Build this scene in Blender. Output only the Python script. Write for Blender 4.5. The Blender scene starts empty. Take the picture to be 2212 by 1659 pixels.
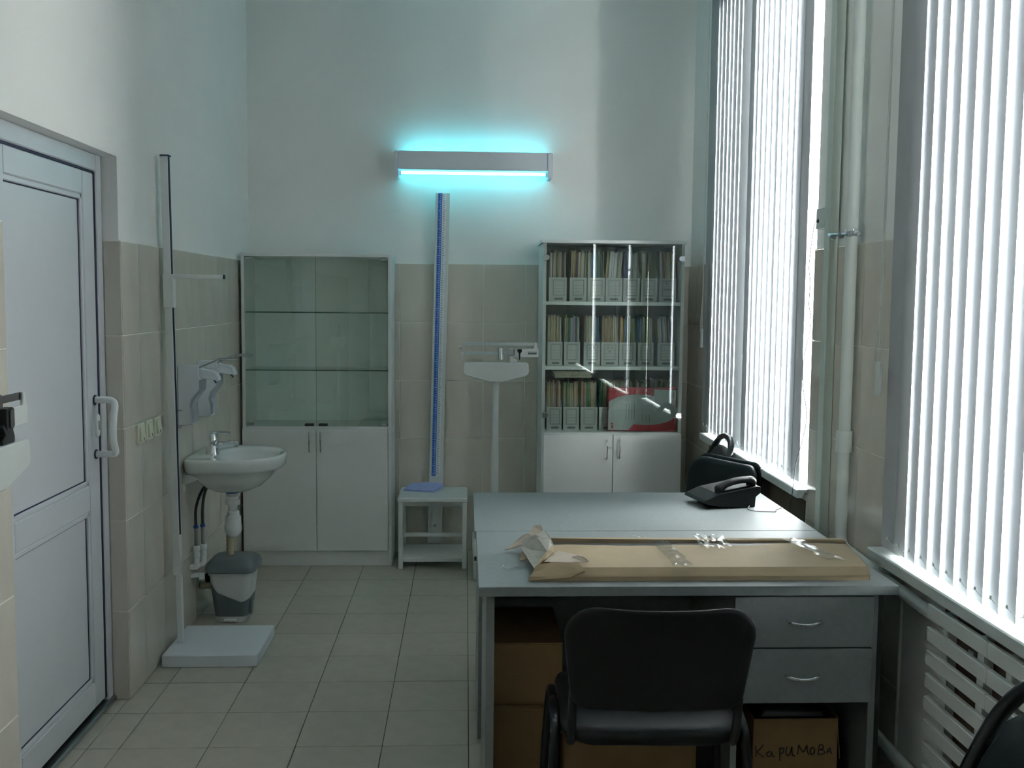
import bpy, bmesh, math, random
from mathutils import Vector, Matrix, Euler
random.seed(7)
S = bpy.context.scene
COL = S.collection
PI = math.pi

# ------------------------------------------------------------------ camera
F_PX, PITCH, YAW, ROLL, CAM_H = 2214.3, 0.0846, 0.0457, 0.0092, 1.558
_f = Vector((math.sin(YAW) * math.cos(PITCH), math.cos(YAW) * math.cos(PITCH), -math.sin(PITCH)))
_r = Vector((math.cos(YAW), -math.sin(YAW), 0))
_u = _r.cross(_f)
_a = _r * math.cos(ROLL) + _u * math.sin(ROLL)
_b = -_r * math.sin(ROLL) + _u * math.cos(ROLL)
cam = bpy.data.cameras.new('camera')
cam.sensor_fit = 'HORIZONTAL'; cam.sensor_width = 36.0; cam.lens = F_PX * 36.0 / 2212.0
cam.clip_start = 0.02; cam.clip_end = 200
camo = bpy.data.objects.new('camera', cam); COL.objects.link(camo)
M = Matrix((_a, _b, -_f)).transposed().to_4x4(); M.translation = Vector((0, 0, CAM_H))
camo.matrix_world = M
S.camera = camo

# ------------------------------------------------------------------ world, light, exposure
W = bpy.data.worlds.new('world'); S.world = W; W.use_nodes = True
bg = W.node_tree.nodes['Background']
bg.inputs[0].default_value = (0.99, 0.98, 0.985, 1); bg.inputs[1].default_value = 26.0
S.view_settings.view_transform = 'Standard'; S.view_settings.look = 'None'
S.view_settings.gamma = 1.0; S.view_settings.use_curve_mapping = False
S.view_settings.exposure = 1.58
S.cycles.max_bounces = 10; S.cycles.diffuse_bounces = 8; S.cycles.transparent_max_bounces = 14
S.cycles.glossy_bounces = 4; S.cycles.transmission_bounces = 4
S.cycles.use_adaptive_sampling = True; S.cycles.adaptive_threshold = 0.045; S.cycles.adaptive_min_samples = 32
S.cycles.sample_clamp_indirect = 5.0
S.cycles.caustics_reflective = False; S.cycles.caustics_refractive = False
S.cycles.use_denoising = True

# room limits
XL, XR, YB, YF, ZC = -1.282, 1.355, 6.2, -2.2, 3.335      # tile faces, ceiling
PL, PR, PB = -1.291, 1.364, 6.209                          # plaster faces
WIN = [(3.965, 5.62, 0.81, 3.10), (1.62, 3.06, 0.765, 3.10), (-0.75, 0.75, 0.765, 3.10)]
DOOR = (2.928, 3.905, 2.062)

for (y0, y1, z0, z1) in WIN:                               # daylight portals in the window openings
    l = bpy.data.lights.new('window_portal', 'AREA'); l.shape = 'RECTANGLE'; l.size = z1 - z0; l.size_y = y1 - y0
    l.cycles.is_portal = True
    o = bpy.data.objects.new('window_portal', l); COL.objects.link(o)
    o.location = (PR + 0.33, (y0 + y1) / 2, (z0 + z1) / 2); o.rotation_euler = (0, PI / 2, 0)

# ------------------------------------------------------------------ materials
MATS = {}
def mat(name, col, rough=0.5, metal=0.0, spec=0.5, noise=0.0, nscale=20.0, bump=0.0, bscale=200.0, rand=0.0, emit=None, trans=0.0, coat=0.0, stretch=None):
    if name in MATS: return MATS[name]
    m = bpy.data.materials.new(name); m.use_nodes = True; nt = m.node_tree; N = nt.nodes; Lk = nt.links
    p = N['Principled BSDF']
    p.inputs['Base Color'].default_value = (*col, 1); p.inputs['Roughness'].default_value = rough
    p.inputs['Metallic'].default_value = metal; p.inputs['Specular IOR Level'].default_value = spec
    p.inputs['Coat Weight'].default_value = coat
    tc = N.new('ShaderNodeTexCoord')
    src = tc.outputs['Object']
    if stretch:
        mp = N.new('ShaderNodeMapping'); mp.inputs['Scale'].default_value = stretch
        Lk.new(src, mp.inputs[0]); src = mp.outputs[0]
    if noise or rand:
        hsv = N.new('ShaderNodeHueSaturation'); hsv.inputs['Color'].default_value = (*col, 1)
        val = None
        if noise:
            t = N.new('ShaderNodeTexNoise'); t.inputs['Scale'].default_value = nscale; t.inputs['Detail'].default_value = 6
            Lk.new(src, t.inputs['Vector'])
            mr = N.new('ShaderNodeMapRange'); mr.inputs['From Min'].default_value = 0.3; mr.inputs['From Max'].default_value = 0.7
            mr.inputs['To Min'].default_value = 1 - noise; mr.inputs['To Max'].default_value = 1 + noise
            Lk.new(t.outputs['Fac'], mr.inputs['Value']); val = mr.outputs[0]
        if rand:
            oi = N.new('ShaderNodeObjectInfo'); mr2 = N.new('ShaderNodeMapRange')
            mr2.inputs['To Min'].default_value = 1 - rand; mr2.inputs['To Max'].default_value = 1 + rand
            Lk.new(oi.outputs['Random'], mr2.inputs['Value'])
            if val is None: val = mr2.outputs[0]
            else:
                mu = N.new('ShaderNodeMath'); mu.operation = 'MULTIPLY'; Lk.new(val, mu.inputs[0]); Lk.new(mr2.outputs[0], mu.inputs[1]); val = mu.outputs[0]
        Lk.new(val, hsv.inputs['Value']); Lk.new(hsv.outputs[0], p.inputs['Base Color'])
    if bump:
        t2 = N.new('ShaderNodeTexNoise'); t2.inputs['Scale'].default_value = bscale; t2.inputs['Detail'].default_value = 3
        Lk.new(src, t2.inputs['Vector'])
        b = N.new('ShaderNodeBump'); b.inputs['Strength'].default_value = bump; b.inputs['Distance'].default_value = 0.002
        Lk.new(t2.outputs['Fac'], b.inputs['Height']); Lk.new(b.outputs[0], p.inputs['Normal'])
    if emit:
        p.inputs['Emission Color'].default_value = (*emit[0], 1); p.inputs['Emission Strength'].default_value = emit[1]
    if trans: p.inputs['Transmission Weight'].default_value = trans
    MATS[name] = m
    return m

def glass(name, tint=(0.93, 0.97, 0.95), refl=1.0, rough=0.0):
    if name in MATS: return MATS[name]
    m = bpy.data.materials.new(name); m.use_nodes = True; nt = m.node_tree; N = nt.nodes; Lk = nt.links
    for n in list(N): N.remove(n)
    out = N.new('ShaderNodeOutputMaterial'); mix = N.new('ShaderNodeMixShader')
    tr = N.new('ShaderNodeBsdfTransparent'); tr.inputs[0].default_value = (*tint, 1)
    gl = N.new('ShaderNodeBsdfGlossy'); gl.inputs['Roughness'].default_value = rough
    geo = N.new('ShaderNodeNewGeometry'); dot = N.new('ShaderNodeVectorMath'); dot.operation = 'DOT_PRODUCT'
    Lk.new(geo.outputs['Normal'], dot.inputs[0]); Lk.new(geo.outputs['Incoming'], dot.inputs[1])
    def mth(op, a, b=None):
        n = N.new('ShaderNodeMath'); n.operation = op
        if hasattr(a, 'links'): Lk.new(a, n.inputs[0])
        else: n.inputs[0].default_value = a
        if b is not None:
            if hasattr(b, 'links'): Lk.new(b, n.inputs[1])
            else: n.inputs[1].default_value = b
        return n.outputs[0]
    c = mth('ABSOLUTE', dot.outputs['Value']); c = mth('SUBTRACT', 1.0, c); c = mth('POWER', c, 5.0)
    c = mth('MULTIPLY', c, 0.96); c = mth('ADD', c, 0.042); c = mth('MULTIPLY', c, refl)
    Lk.new(c, mix.inputs[0]); Lk.new(tr.outputs[0], mix.inputs[1]); Lk.new(gl.outputs[0], mix.inputs[2])
    Lk.new(mix.outputs[0], out.inputs[0]); MATS[name] = m
    return m

def fabric_translucent(name, col, amt, rough=0.6):
    if name in MATS: return MATS[name]
    m = bpy.data.materials.new(name); m.use_nodes = True; nt = m.node_tree; N = nt.nodes; Lk = nt.links
    for n in list(N): N.remove(n)
    out = N.new('ShaderNodeOutputMaterial'); mix = N.new('ShaderNodeMixShader'); mix.inputs[0].default_value = amt
    d = N.new('ShaderNodeBsdfDiffuse'); d.inputs[0].default_value = (*col, 1)
    t = N.new('ShaderNodeBsdfTranslucent'); t.inputs[0].default_value = (*col, 1)
    tc = N.new('ShaderNodeTexCoord'); wv = N.new('ShaderNodeTexNoise'); mp = N.new('ShaderNodeMapping')
    mp.inputs['Scale'].default_value = (900, 900, 3); Lk.new(tc.outputs['Object'], mp.inputs[0]); Lk.new(mp.outputs[0], wv.inputs['Vector'])
    b = N.new('ShaderNodeBump'); b.inputs['Strength'].default_value = 0.15; b.inputs['Distance'].default_value = 0.001
    Lk.new(wv.outputs['Fac'], b.inputs['Height']); Lk.new(b.outputs[0], d.inputs['Normal'])
    Lk.new(d.outputs[0], mix.inputs[1]); Lk.new(t.outputs[0], mix.inputs[2]); Lk.new(mix.outputs[0], out.inputs[0])
    MATS[name] = m
    return m

mPLASTER = mat('painted_plaster', (0.862, 0.868, 0.848), 0.75, noise=0.02, nscale=3)
mCEIL = mat('ceiling_white', (0.88, 0.89, 0.885), 0.8, noise=0.02, nscale=2)
mTILE = mat('beige_wall_tile', (0.63, 0.595, 0.525), 0.14, noise=0.045, nscale=9, rand=0.03, stretch=(1, 1, 0.35))
mGROUT = mat('white_grout', (0.84, 0.84, 0.78), 0.9, noise=0.05, nscale=30)
mFTILE = mat('floor_tile', (0.45, 0.43, 0.365), 0.28, noise=0.07, nscale=14, rand=0.04)
mFGROUT = mat('floor_grout', (0.13, 0.115, 0.085), 0.95, noise=0.35, nscale=25)
mPVC = mat('white_pvc', (0.56, 0.585, 0.62), 0.35, noise=0.02, nscale=6)
mGASKET = mat('dark_gasket', (0.012, 0.014, 0.05), 0.6)
mWHITE = mat('white_plastic', (0.72, 0.76, 0.76), 0.32)
mCREAM = mat('cream_plastic', (0.66, 0.67, 0.53), 0.4)
mLAM = mat('white_laminate', (0.74, 0.775, 0.765), 0.42, noise=0.012, nscale=12)
mLAMB = mat('white_fibreboard', (0.80, 0.88, 0.845), 0.6, noise=0.01, nscale=4)
mGREYLAM = mat('grey_laminate', (0.225, 0.258, 0.262), 0.50, spec=0.35, noise=0.05, nscale=60)
mGREYEDGE = mat('grey_edge_band', (0.24, 0.265, 0.262), 0.4, noise=0.05, nscale=60)
mDARKPANEL = mat('dark_panel', (0.03, 0.034, 0.036), 0.5)
mCHROME = mat('chrome', (0.75, 0.78, 0.79), 0.12, metal=1.0)
mSTEEL = mat('brushed_steel', (0.38, 0.41, 0.42), 0.35, metal=1.0)
mDARKSTEEL = mat('dark_steel', (0.10, 0.10, 0.10), 0.4, metal=0.8)
mCERAMIC = mat('white_ceramic', (0.72, 0.76, 0.75), 0.07, coat=0.5)
mBLACKPL = mat('black_plastic', (0.008, 0.009, 0.011), 0.42, spec=0.35, bump=0.05, bscale=500)
mBLACKFAB = mat('black_leatherette', (0.010, 0.012, 0.014), 0.42, spec=0.4, bump=0.15, bscale=350)
mBLACKMET = mat('black_metal', (0.010, 0.012, 0.016), 0.30)
mCARD = mat('brown_cardboard', (0.40, 0.315, 0.195), 0.8, noise=0.06, nscale=9, bump=0.1, bscale=90)
mCARD2 = mat('orange_brown_cardboard', (0.27, 0.17, 0.075), 0.8, noise=0.08, nscale=8)
mCARDIN = mat('card_liner', (0.46, 0.40, 0.33), 0.85, noise=0.08, nscale=30, bump=0.2, bscale=60)
mCARDGREY = mat('torn_card_grey', (0.36, 0.36, 0.32), 0.7, noise=0.12, nscale=40, bump=0.3, bscale=80)
mINK = mat('marker_ink', (0.012, 0.010, 0.012), 0.6)
mGREYINK = mat('printed_grey_ink', (0.035, 0.045, 0.045), 0.7)
mARCH = mat('archive_box_card', (0.44, 0.465, 0.455), 0.75, noise=0.02, nscale=20)
mRED = mat('red_card', (0.40, 0.045, 0.055), 0.5, noise=0.04, nscale=15)
mSILVER = mat('light_grey_card', (0.42, 0.46, 0.45), 0.55, noise=0.02, nscale=20)
mBLUE = mat('blue_scale_print', (0.01, 0.085, 0.42), 0.35)
mCLOTH = mat('lavender_cloth', (0.34, 0.40, 0.70), 0.9, noise=0.06, nscale=40, bump=0.3, bscale=150)
mBINGREY = mat('bin_grey', (0.13, 0.155, 0.17), 0.4)
mBINWHITE = mat('bin_white', (0.58, 0.61, 0.61), 0.45)
mSCALEP = mat('scale_enamel', (0.66, 0.70, 0.685), 0.35, noise=0.02, nscale=20)
mBEAM = mat('scale_beam_metal', (0.55, 0.62, 0.62), 0.35, metal=0.6)
mHOSE = mat('braided_hose', (0.06, 0.058, 0.055), 0.45, metal=0.4, bump=0.4, bscale=700)
mHOSETAN = mat('corrugated_hose', (0.50, 0.44, 0.30), 0.5)
mPIPE = mat('white_pipe', (0.68, 0.735, 0.71), 0.35)
mRAD = mat('radiator_enamel', (0.74, 0.78, 0.765), 0.4, noise=0.02, nscale=10)
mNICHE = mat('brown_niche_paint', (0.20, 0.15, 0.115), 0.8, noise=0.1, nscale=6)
mSILL = mat('window_sill_plastic', (0.66, 0.72, 0.71), 0.35)
mSLAT = fabric_translucent('blind_fabric', (0.45, 0.475, 0.50), 0.004)
mGLASSC = glass('cabinet_glass', (0.95, 0.985, 0.965), 1.6)
mGLASSG = glass('shelf_glass', (0.93, 0.98, 0.96), 0.7)
mGLASSE = mat('glass_edge_green', (0.03, 0.12, 0.09), 0.2)
mGLASSW = glass('window_glass', (0.97, 0.99, 0.98), 0.8)
mTAPE = glass('clear_tape', (0.98, 0.985, 0.975), 0.7, 0.18)
mCORD = mat('grey_cord', (0.10, 0.10, 0.12), 0.5)
mWCORD = mat('white_cord', (0.75, 0.78, 0.74), 0.5)
mTUBE = mat('uv_tube', (0.6, 0.9, 0.95), 0.3, emit=((0.13, 0.84, 0.92), 4.0))
mLAMPW = mat('lamp_housing', (0.70, 0.74, 0.80), 0.4)
mPAPER = mat('old_paper', (0.55, 0.53, 0.43), 0.9, noise=0.1, nscale=60)
mBAG = mat('black_bag_plastic', (0.01, 0.01, 0.012), 0.25, bump=0.6, bscale=30)
FILES = {n: mat('file_' + n, tuple(v * 0.78 for v in c), 0.85, noise=0.05, nscale=40, rand=0.12) for n, c in {
    'buff': (0.52, 0.47, 0.31), 'cream': (0.60, 0.57, 0.45), 'grey': (0.42, 0.44, 0.40), 'green': (0.03, 0.22, 0.10),
    'teal': (0.16, 0.25, 0.22), 'blue': (0.03, 0.14, 0.34), 'slate': (0.16, 0.18, 0.28), 'ochre': (0.42, 0.30, 0.12),
    'red': (0.28, 0.09, 0.09), 'pink': (0.42, 0.30, 0.29), 'olive': (0.33, 0.33, 0.14), 'white': (0.62, 0.64, 0.62)}.items()}

# ------------------------------------------------------------------ object helpers
OFF = {}
def tag(o, label=None, cat=None, group=None, kind=None):
    if label: o['label'] = label
    if cat: o['category'] = cat
    if group: o['group'] = group
    if kind: o['kind'] = kind
    return o
def thing(name, label, cat, loc=(0, 0, 0), rz=0.0, group=None, kind=None, local=False):
    o = bpy.data.objects.new(name, None); o.empty_display_size = 0.05
    COL.objects.link(o); o.location = loc; o.rotation_euler = (0, 0, rz)
    OFF[o.name] = Vector((0, 0, 0)) if local else Vector(loc)
    return tag(o, label, cat, group, kind)
def link(name, me, parent=None):
    o = bpy.data.objects.new(name, me); COL.objects.link(o)
    if parent is not None: o.parent = parent
    return o
def copy_tree(src, loc, rz=0.0, label=None):
    r = src.copy(); COL.objects.link(r); r.location = loc; r.rotation_euler = (0, 0, rz)
    if label: r['label'] = label
    for ch in list(src.children):
        c = ch.copy(); COL.objects.link(c); c.parent = r
        for g in list(ch.children):
            d = g.copy(); COL.objects.link(d); d.parent = c
    return r

class MB:
    def __init__(s): s.v = []; s.f = []
    def add(s, vs, fs):
        n = len(s.v); s.v += [tuple(p) for p in vs]; s.f += [tuple(i + n for i in f) for f in fs]; return s
    def box(s, x0, x1, y0, y1, z0, z1):
        vs = [(x0, y0, z0), (x1, y0, z0), (x1, y1, z0), (x0, y1, z0), (x0, y0, z1), (x1, y0, z1), (x1, y1, z1), (x0, y1, z1)]
        return s.add(vs, [(0, 3, 2, 1), (4, 5, 6, 7), (0, 1, 5, 4), (1, 2, 6, 5), (2, 3, 7, 6), (3, 0, 4, 7)])
    def obox(s, c, size, rot):
        h = [d / 2 for d in size]; R = Euler(rot).to_matrix(); c = Vector(c)
        vs = [c + R @ Vector((sx * h[0], sy * h[1], sz * h[2])) for sz in (-1, 1) for sx, sy in ((-1, -1), (1, -1), (1, 1), (-1, 1))]
        return s.add(vs, [(0, 3, 2, 1), (4, 5, 6, 7), (0, 1, 5, 4), (1, 2, 6, 5), (2, 3, 7, 6), (3, 0, 4, 7)])
    def prism(s, poly, a0, a1, axis='y'):
        def mp(p, a): return {'y': (p[0], a, p[1]), 'x': (a, p[0], p[1]), 'z': (p[0], p[1], a)}[axis]
        n = len(poly); vs = [mp(p, a0) for p in poly] + [mp(p, a1) for p in poly]
        fs = [tuple(range(n)), tuple(range(2 * n - 1, n - 1, -1))] + [(i, (i + 1) % n + 0, (i + 1) % n + n, i + n) for i in range(n)]
        fs = [fs[0], fs[1]] + [f[::-1] for f in fs[2:]]
        return s.add(vs, fs)
    def rings(s, rs, cap0=True, cap1=True, closed=True):
        n = len(rs[0]); b = len(s.v); fs = []
        for r in rs: s.v += [tuple(p) for p in r]
        for k in range(len(rs) - 1):
            for i in range(n if closed else n - 1):
                j = (i + 1) % n
                fs.append((b + k * n + i, b + k * n + j, b + (k + 1) * n + j, b + (k + 1) * n + i))
        if cap0: fs.append(tuple(b + i for i in range(n - 1, -1, -1)))
        if cap1: fs.append(tuple(b + (len(rs) - 1) * n + i for i in range(n)))
        s.f += fs; return s
    def tube(s, pts, r, seg=8, closed=False, cap=True, flat=1.0):
        P = [Vector(p) for p in pts]; n = len(P); rs = []
        rr = r if isinstance(r, (list, tuple)) else [r] * n
        ref = None
        for i in range(n):
            if closed: t = P[(i + 1) % n] - P[i - 1]
            else: t = P[min(i + 1, n - 1)] - P[max(i - 1, 0)]
            if t.length < 1e-9: t = Vector((0, 0, 1))
            t.normalize()
            if ref is None:
                ref = Vector((0, 0, 1)) if abs(t.z) < 0.9 else Vector((1, 0, 0))
            u = (ref - t * ref.dot(t))
            if u.length < 1e-6: u = t.orthogonal()
            u.normalize(); ref = u; w = t.cross(u)
            rs.append([P[i] + (u * math.cos(2 * PI * k / seg) + w * math.sin(2 * PI * k / seg) * flat) * rr[i] for k in range(seg)])
        if closed: rs.append(rs[0])
        return s.rings(rs, cap and not closed, cap and not closed)
    def cyl(s, p0, p1, r0, r1=None, seg=16): return s.tube([p0, p1], [r0, r0 if r1 is None else r1], seg)
    def lathe(s, prof, c, axis='z', seg=24):
        c = Vector(c); rs = []
        for r, h in prof:
            ring = []
            for k in range(seg):
                a = 2 * PI * k / seg; x, y = r * math.cos(a), r * math.sin(a)
                d = {'z': (x, y, h), 'x': (h, x, y), 'y': (y, h, x)}[axis]
                ring.append(c + Vector(d))
            rs.append(ring)
        return s.rings(rs)
    def build(s, name, m, parent=None, smooth=False, bevel=0.0, bseg=1, auto=None, kind=None):
        off = OFF.get(parent.name, Vector((0, 0, 0))) if parent is not None else Vector((0, 0, 0))
        me = bpy.data.meshes.new(name)
        me.from_pydata([(p[0] - off.x, p[1] - off.y, p[2] - off.z) for p in s.v], [], s.f)
        bm = bmesh.new(); bm.from_mesh(me)
        bmesh.ops.recalc_face_normals(bm, faces=bm.faces)
        if bevel:
            ed = [e for e in bm.edges if len(e.link_faces) == 2 and e.calc_face_angle(0) > 0.5]
            bmesh.ops.bevel(bm, geom=ed, offset=bevel, segments=bseg, affect='EDGES', profile=0.6, clamp_overlap=True)
        if smooth or auto:
            for f in bm.faces: f.smooth = True
            lim = auto or 0.7
            for e in bm.edges:
                if len(e.link_faces) == 2 and e.calc_face_angle(0) > lim: e.smooth = False
        bm.to_mesh(me); bm.free()
        me.materials.append(m)
        o = link(name, me, parent)
        if parent is not None: OFF[o.name] = off
        if kind: o['kind'] = kind
        return o
def B(*a): return MB().box(*a)

def spline(pts, n=6):
    P = [Vector(p) for p in pts]; out = []
    for i in range(len(P) - 1):
        p0, p1, p2, p3 = P[max(i - 1, 0)], P[i], P[i + 1], P[min(i + 2, len(P) - 1)]
        for k in range(n):
            t = k / n
            out.append(0.5 * ((2 * p1) + (p2 - p0) * t + (2 * p0 - 5 * p1 + 4 * p2 - p3) * t * t + (3 * p1 - p0 - 3 * p2 + p3) * t ** 3))
    out.append(P[-1]); return out
def rrect(w, h, r, n=4, cx=0, cy=0):
    pts = []
    for sx, sy, a0 in ((1, 1, 0), (-1, 1, 90), (-1, -1, 180), (1, -1, 270)):
        for k in range(n + 1):
            a = math.radians(a0 + 90 * k / n)
            pts.append((cx + sx * (w / 2 - r) + r * math.cos(a), cy + sy * (h / 2 - r) + r * math.sin(a)))
    return pts

def wall_grid(us, vs, solid, mp, d0, d1):
    """welded wall slab: cells (u, v) that are solid, between depths d0 (room side) and d1"""
    mb = MB(); idx = {}
    def V(i, j, k):
        if (i, j, k) not in idx:
            idx[(i, j, k)] = len(mb.v); mb.v.append(mp(us[i], vs[j], d0 if k == 0 else d1))
        return idx[(i, j, k)]
    nu, nv = len(us) - 1, len(vs) - 1
    ok = lambda i, j: 0 <= i < nu and 0 <= j < nv and solid((us[i] + us[i + 1]) / 2, (vs[j] + vs[j + 1]) / 2)
    for i in range(nu):
        for j in range(nv):
            if not ok(i, j): continue
            for k in (0, 1): mb.f.append((V(i, j, k), V(i + 1, j, k), V(i + 1, j + 1, k), V(i, j + 1, k)))
            if not ok(i - 1, j): mb.f.append((V(i, j, 0), V(i, j + 1, 0), V(i, j + 1, 1), V(i, j, 1)))
            if not ok(i + 1, j): mb.f.append((V(i + 1, j, 0), V(i + 1, j + 1, 0), V(i + 1, j + 1, 1), V(i + 1, j, 1)))
            if not ok(i, j - 1): mb.f.append((V(i, j, 0), V(i + 1, j, 0), V(i + 1, j, 1), V(i, j, 1)))
            if not ok(i, j + 1): mb.f.append((V(i, j + 1, 0), V(i + 1, j + 1, 0), V(i + 1, j + 1, 1), V(i, j + 1, 1)))
    return mb

# ------------------------------------------------------------------ room shell
floor = tag(B(-1.7, 1.7, YF - 0.2, 6.5, -0.12, -0.004).build('floor', mFGROUT), kind='structure')
ceiling = tag(B(-1.7, 2.0, YF - 0.2, 6.5, ZC, ZC + 0.12).build('ceiling', mCEIL), kind='structure')
wall_back = tag(B(-1.7, 2.0, PB, PB + 0.15, -0.004, ZC).build('wall_back', mPLASTER), kind='structure')
wall_front = tag(B(-1.7, 2.0, YF - 0.15, YF, -0.004, ZC).build('wall_front', mPLASTER), kind='structure')
yb = DOOR
wl = wall_grid([YF, yb[0], yb[1], PB], [-0.004, yb[2], ZC], lambda y, z: not (yb[0] < y < yb[1] and z < yb[2]),
               lambda u, v, d: (d, u, v), PL, PL - 0.16)
wall_left = tag(wl.build('wall_left', mPLASTER), kind='structure')
ycuts = sorted(set([YF, PB] + [w[0] for w in WIN] + [w[1] for w in WIN]))
zcuts = [-0.004, 0.7525, 0.7975, 3.10, ZC]
def solid_r(y, z):
    for i, (y0, y1, z0, z1) in enumerate(WIN):
        if y0 < y < y1 and (z0 - 0.0125 < z < z1): return False
    return True
wr = wall_grid(ycuts, zcuts, solid_r, lambda u, v, d: (d, u, v), PR, PR + 0.42)
wall_right = tag(wr.build('wall_right', mPLASTER), kind='structure')
# dark painted niche panel under the far window
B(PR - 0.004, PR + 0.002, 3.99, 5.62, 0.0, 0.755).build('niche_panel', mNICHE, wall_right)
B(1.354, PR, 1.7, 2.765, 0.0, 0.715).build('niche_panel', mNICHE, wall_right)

# wall tiles: shared mesh for whole tiles, own mesh for cut ones
TW, TH, TG = 0.2525, 0.352, 0.0034
_tm = {}
def tile_obj(parent, orient, u0, u1, v0, v1, face):
    w, h = round(u1 - u0 - TG, 4), round(v1 - v0 - TG, 4)
    if w < 0.008 or h < 0.008: return
    key = (orient, w, h)
    t = 0.0075
    if key not in _tm:
        mb = MB()
        if orient == 'back': mb.box(-w / 2, w / 2, 0, t, -h / 2, h / 2)
        elif orient == 'left': mb.box(-t, 0, -w / 2, w / 2, -h / 2, h / 2)
        elif orient == 'right': mb.box(0, t, -w / 2, w / 2, -h / 2, h / 2)
        o = mb.build('tile', mTILE, parent, bevel=0.0012); _tm[key] = o.data
    else:
        o = link('tile', _tm[key], parent)
    c, z = (u0 + u1) / 2, (v0 + v1) / 2
    o.location = (c, face, z) if orient == 'back' else (face, c, z)
rows = [(1.753 - (k + 1) * TH, 1.753 - k * TH) for k in range(5)]
rows = [(max(a, 0.0), b) for a, b in rows if b > 0.01]
def tile_run(parent, orient, u0, u1, origin, face, zmax=9, zmin=-1):
    k = math.floor((u0 - origin) / TW)
    u = origin + k * TW
    while u < u1 - 1e-4:
        a, b = max(u, u0), min(u + TW, u1)
        for v0, v1 in rows:
            p, q = max(v0, zmin), min(v1, zmax)
            if q - p > 0.02: tile_obj(parent, orient, a, b, p, q, face)
        u += TW
def grout(parent, *a): B(*a).build('grout_bed', mGROUT, parent)
grout(wall_back, XL, XR, YB + 0.0025, PB, 0, 1.756)
tile_run(wall_back, 'back', XL, XR, 0.109, YB)
grout(wall_left, PL, XL - 0.0025, DOOR[1] + 0.001, YB, 0, 1.756)
tile_run(wall_left, 'left', DOOR[1], YB, 4.105, XL)
grout(wall_left, PL, XL - 0.0025, 0.4, DOOR[0] - 0.001, 0, 1.756)
tile_run(wall_left, 'left', 0.4, DOOR[0], DOOR[0], XL)
# door reveal, far side: one column of tiles facing the camera
grout(wall_left, PL - 0.055, PL, DOOR[1] - 0.0065, DOOR[1], 0, 1.756)
for v0, v1 in rows:
    tile_obj(wall_left, 'back', PL - 0.055, XL, v0, v1, DOOR[1] - 0.009)
# right wall: tiles on the piers between the windows
for (a, b) in ((WIN[0][1], YB), (WIN[1][1], WIN[0][0]), (WIN[2][1], WIN[1][0])):
    grout(wall_right, XR + 0.0025, PR, a, b, 0, 1.756)
    tile_run(wall_right, 'right', a, b, 3.20, XR)
# floor tiles
FT = 0.3; fo = (-0.282, 5.26); _fm = {}
for i in range(-6, 7):
    for j in range(-4, 16):
        x0, y1 = fo[0] + i * FT, fo[1] - j * FT
        a, b, c, d = max(x0, PL), min(x0 + FT, PR), max(y1 - FT, 0.6), min(y1, PB)
        if b - a < 0.02 or d - c < 0.02: continue
        w, h = round(b - a - 0.003, 4), round(d - c - 0.003, 4)
        if (w, h) not in _fm:
            o = B(-w / 2, w / 2, -h / 2, h / 2, -0.006, 0).build('floor_tile', mFTILE, floor, bevel=0.001); _fm[(w, h)] = o.data
        else: o = link('floor_tile', _fm[(w, h)], floor)
        o.location = ((a + b) / 2, (c + d) / 2, random.uniform(-0.0006, 0))

k = 0
for j in range(3, 9):            # narrow strip of floor tiles inside the door recess
    c, e = max(fo[1] - (j + 1) * FT, DOOR[0]), min(fo[1] - j * FT, DOOR[1])
    if e - c > 0.02:
        o = B(-0.028, 0.028, -(e - c - 0.003) / 2, (e - c - 0.003) / 2, -0.006, 0).build('floor_tile', mFTILE, floor, bevel=0.001)
        o.location = (PL - 0.029, (c + e) / 2, 0)

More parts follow.
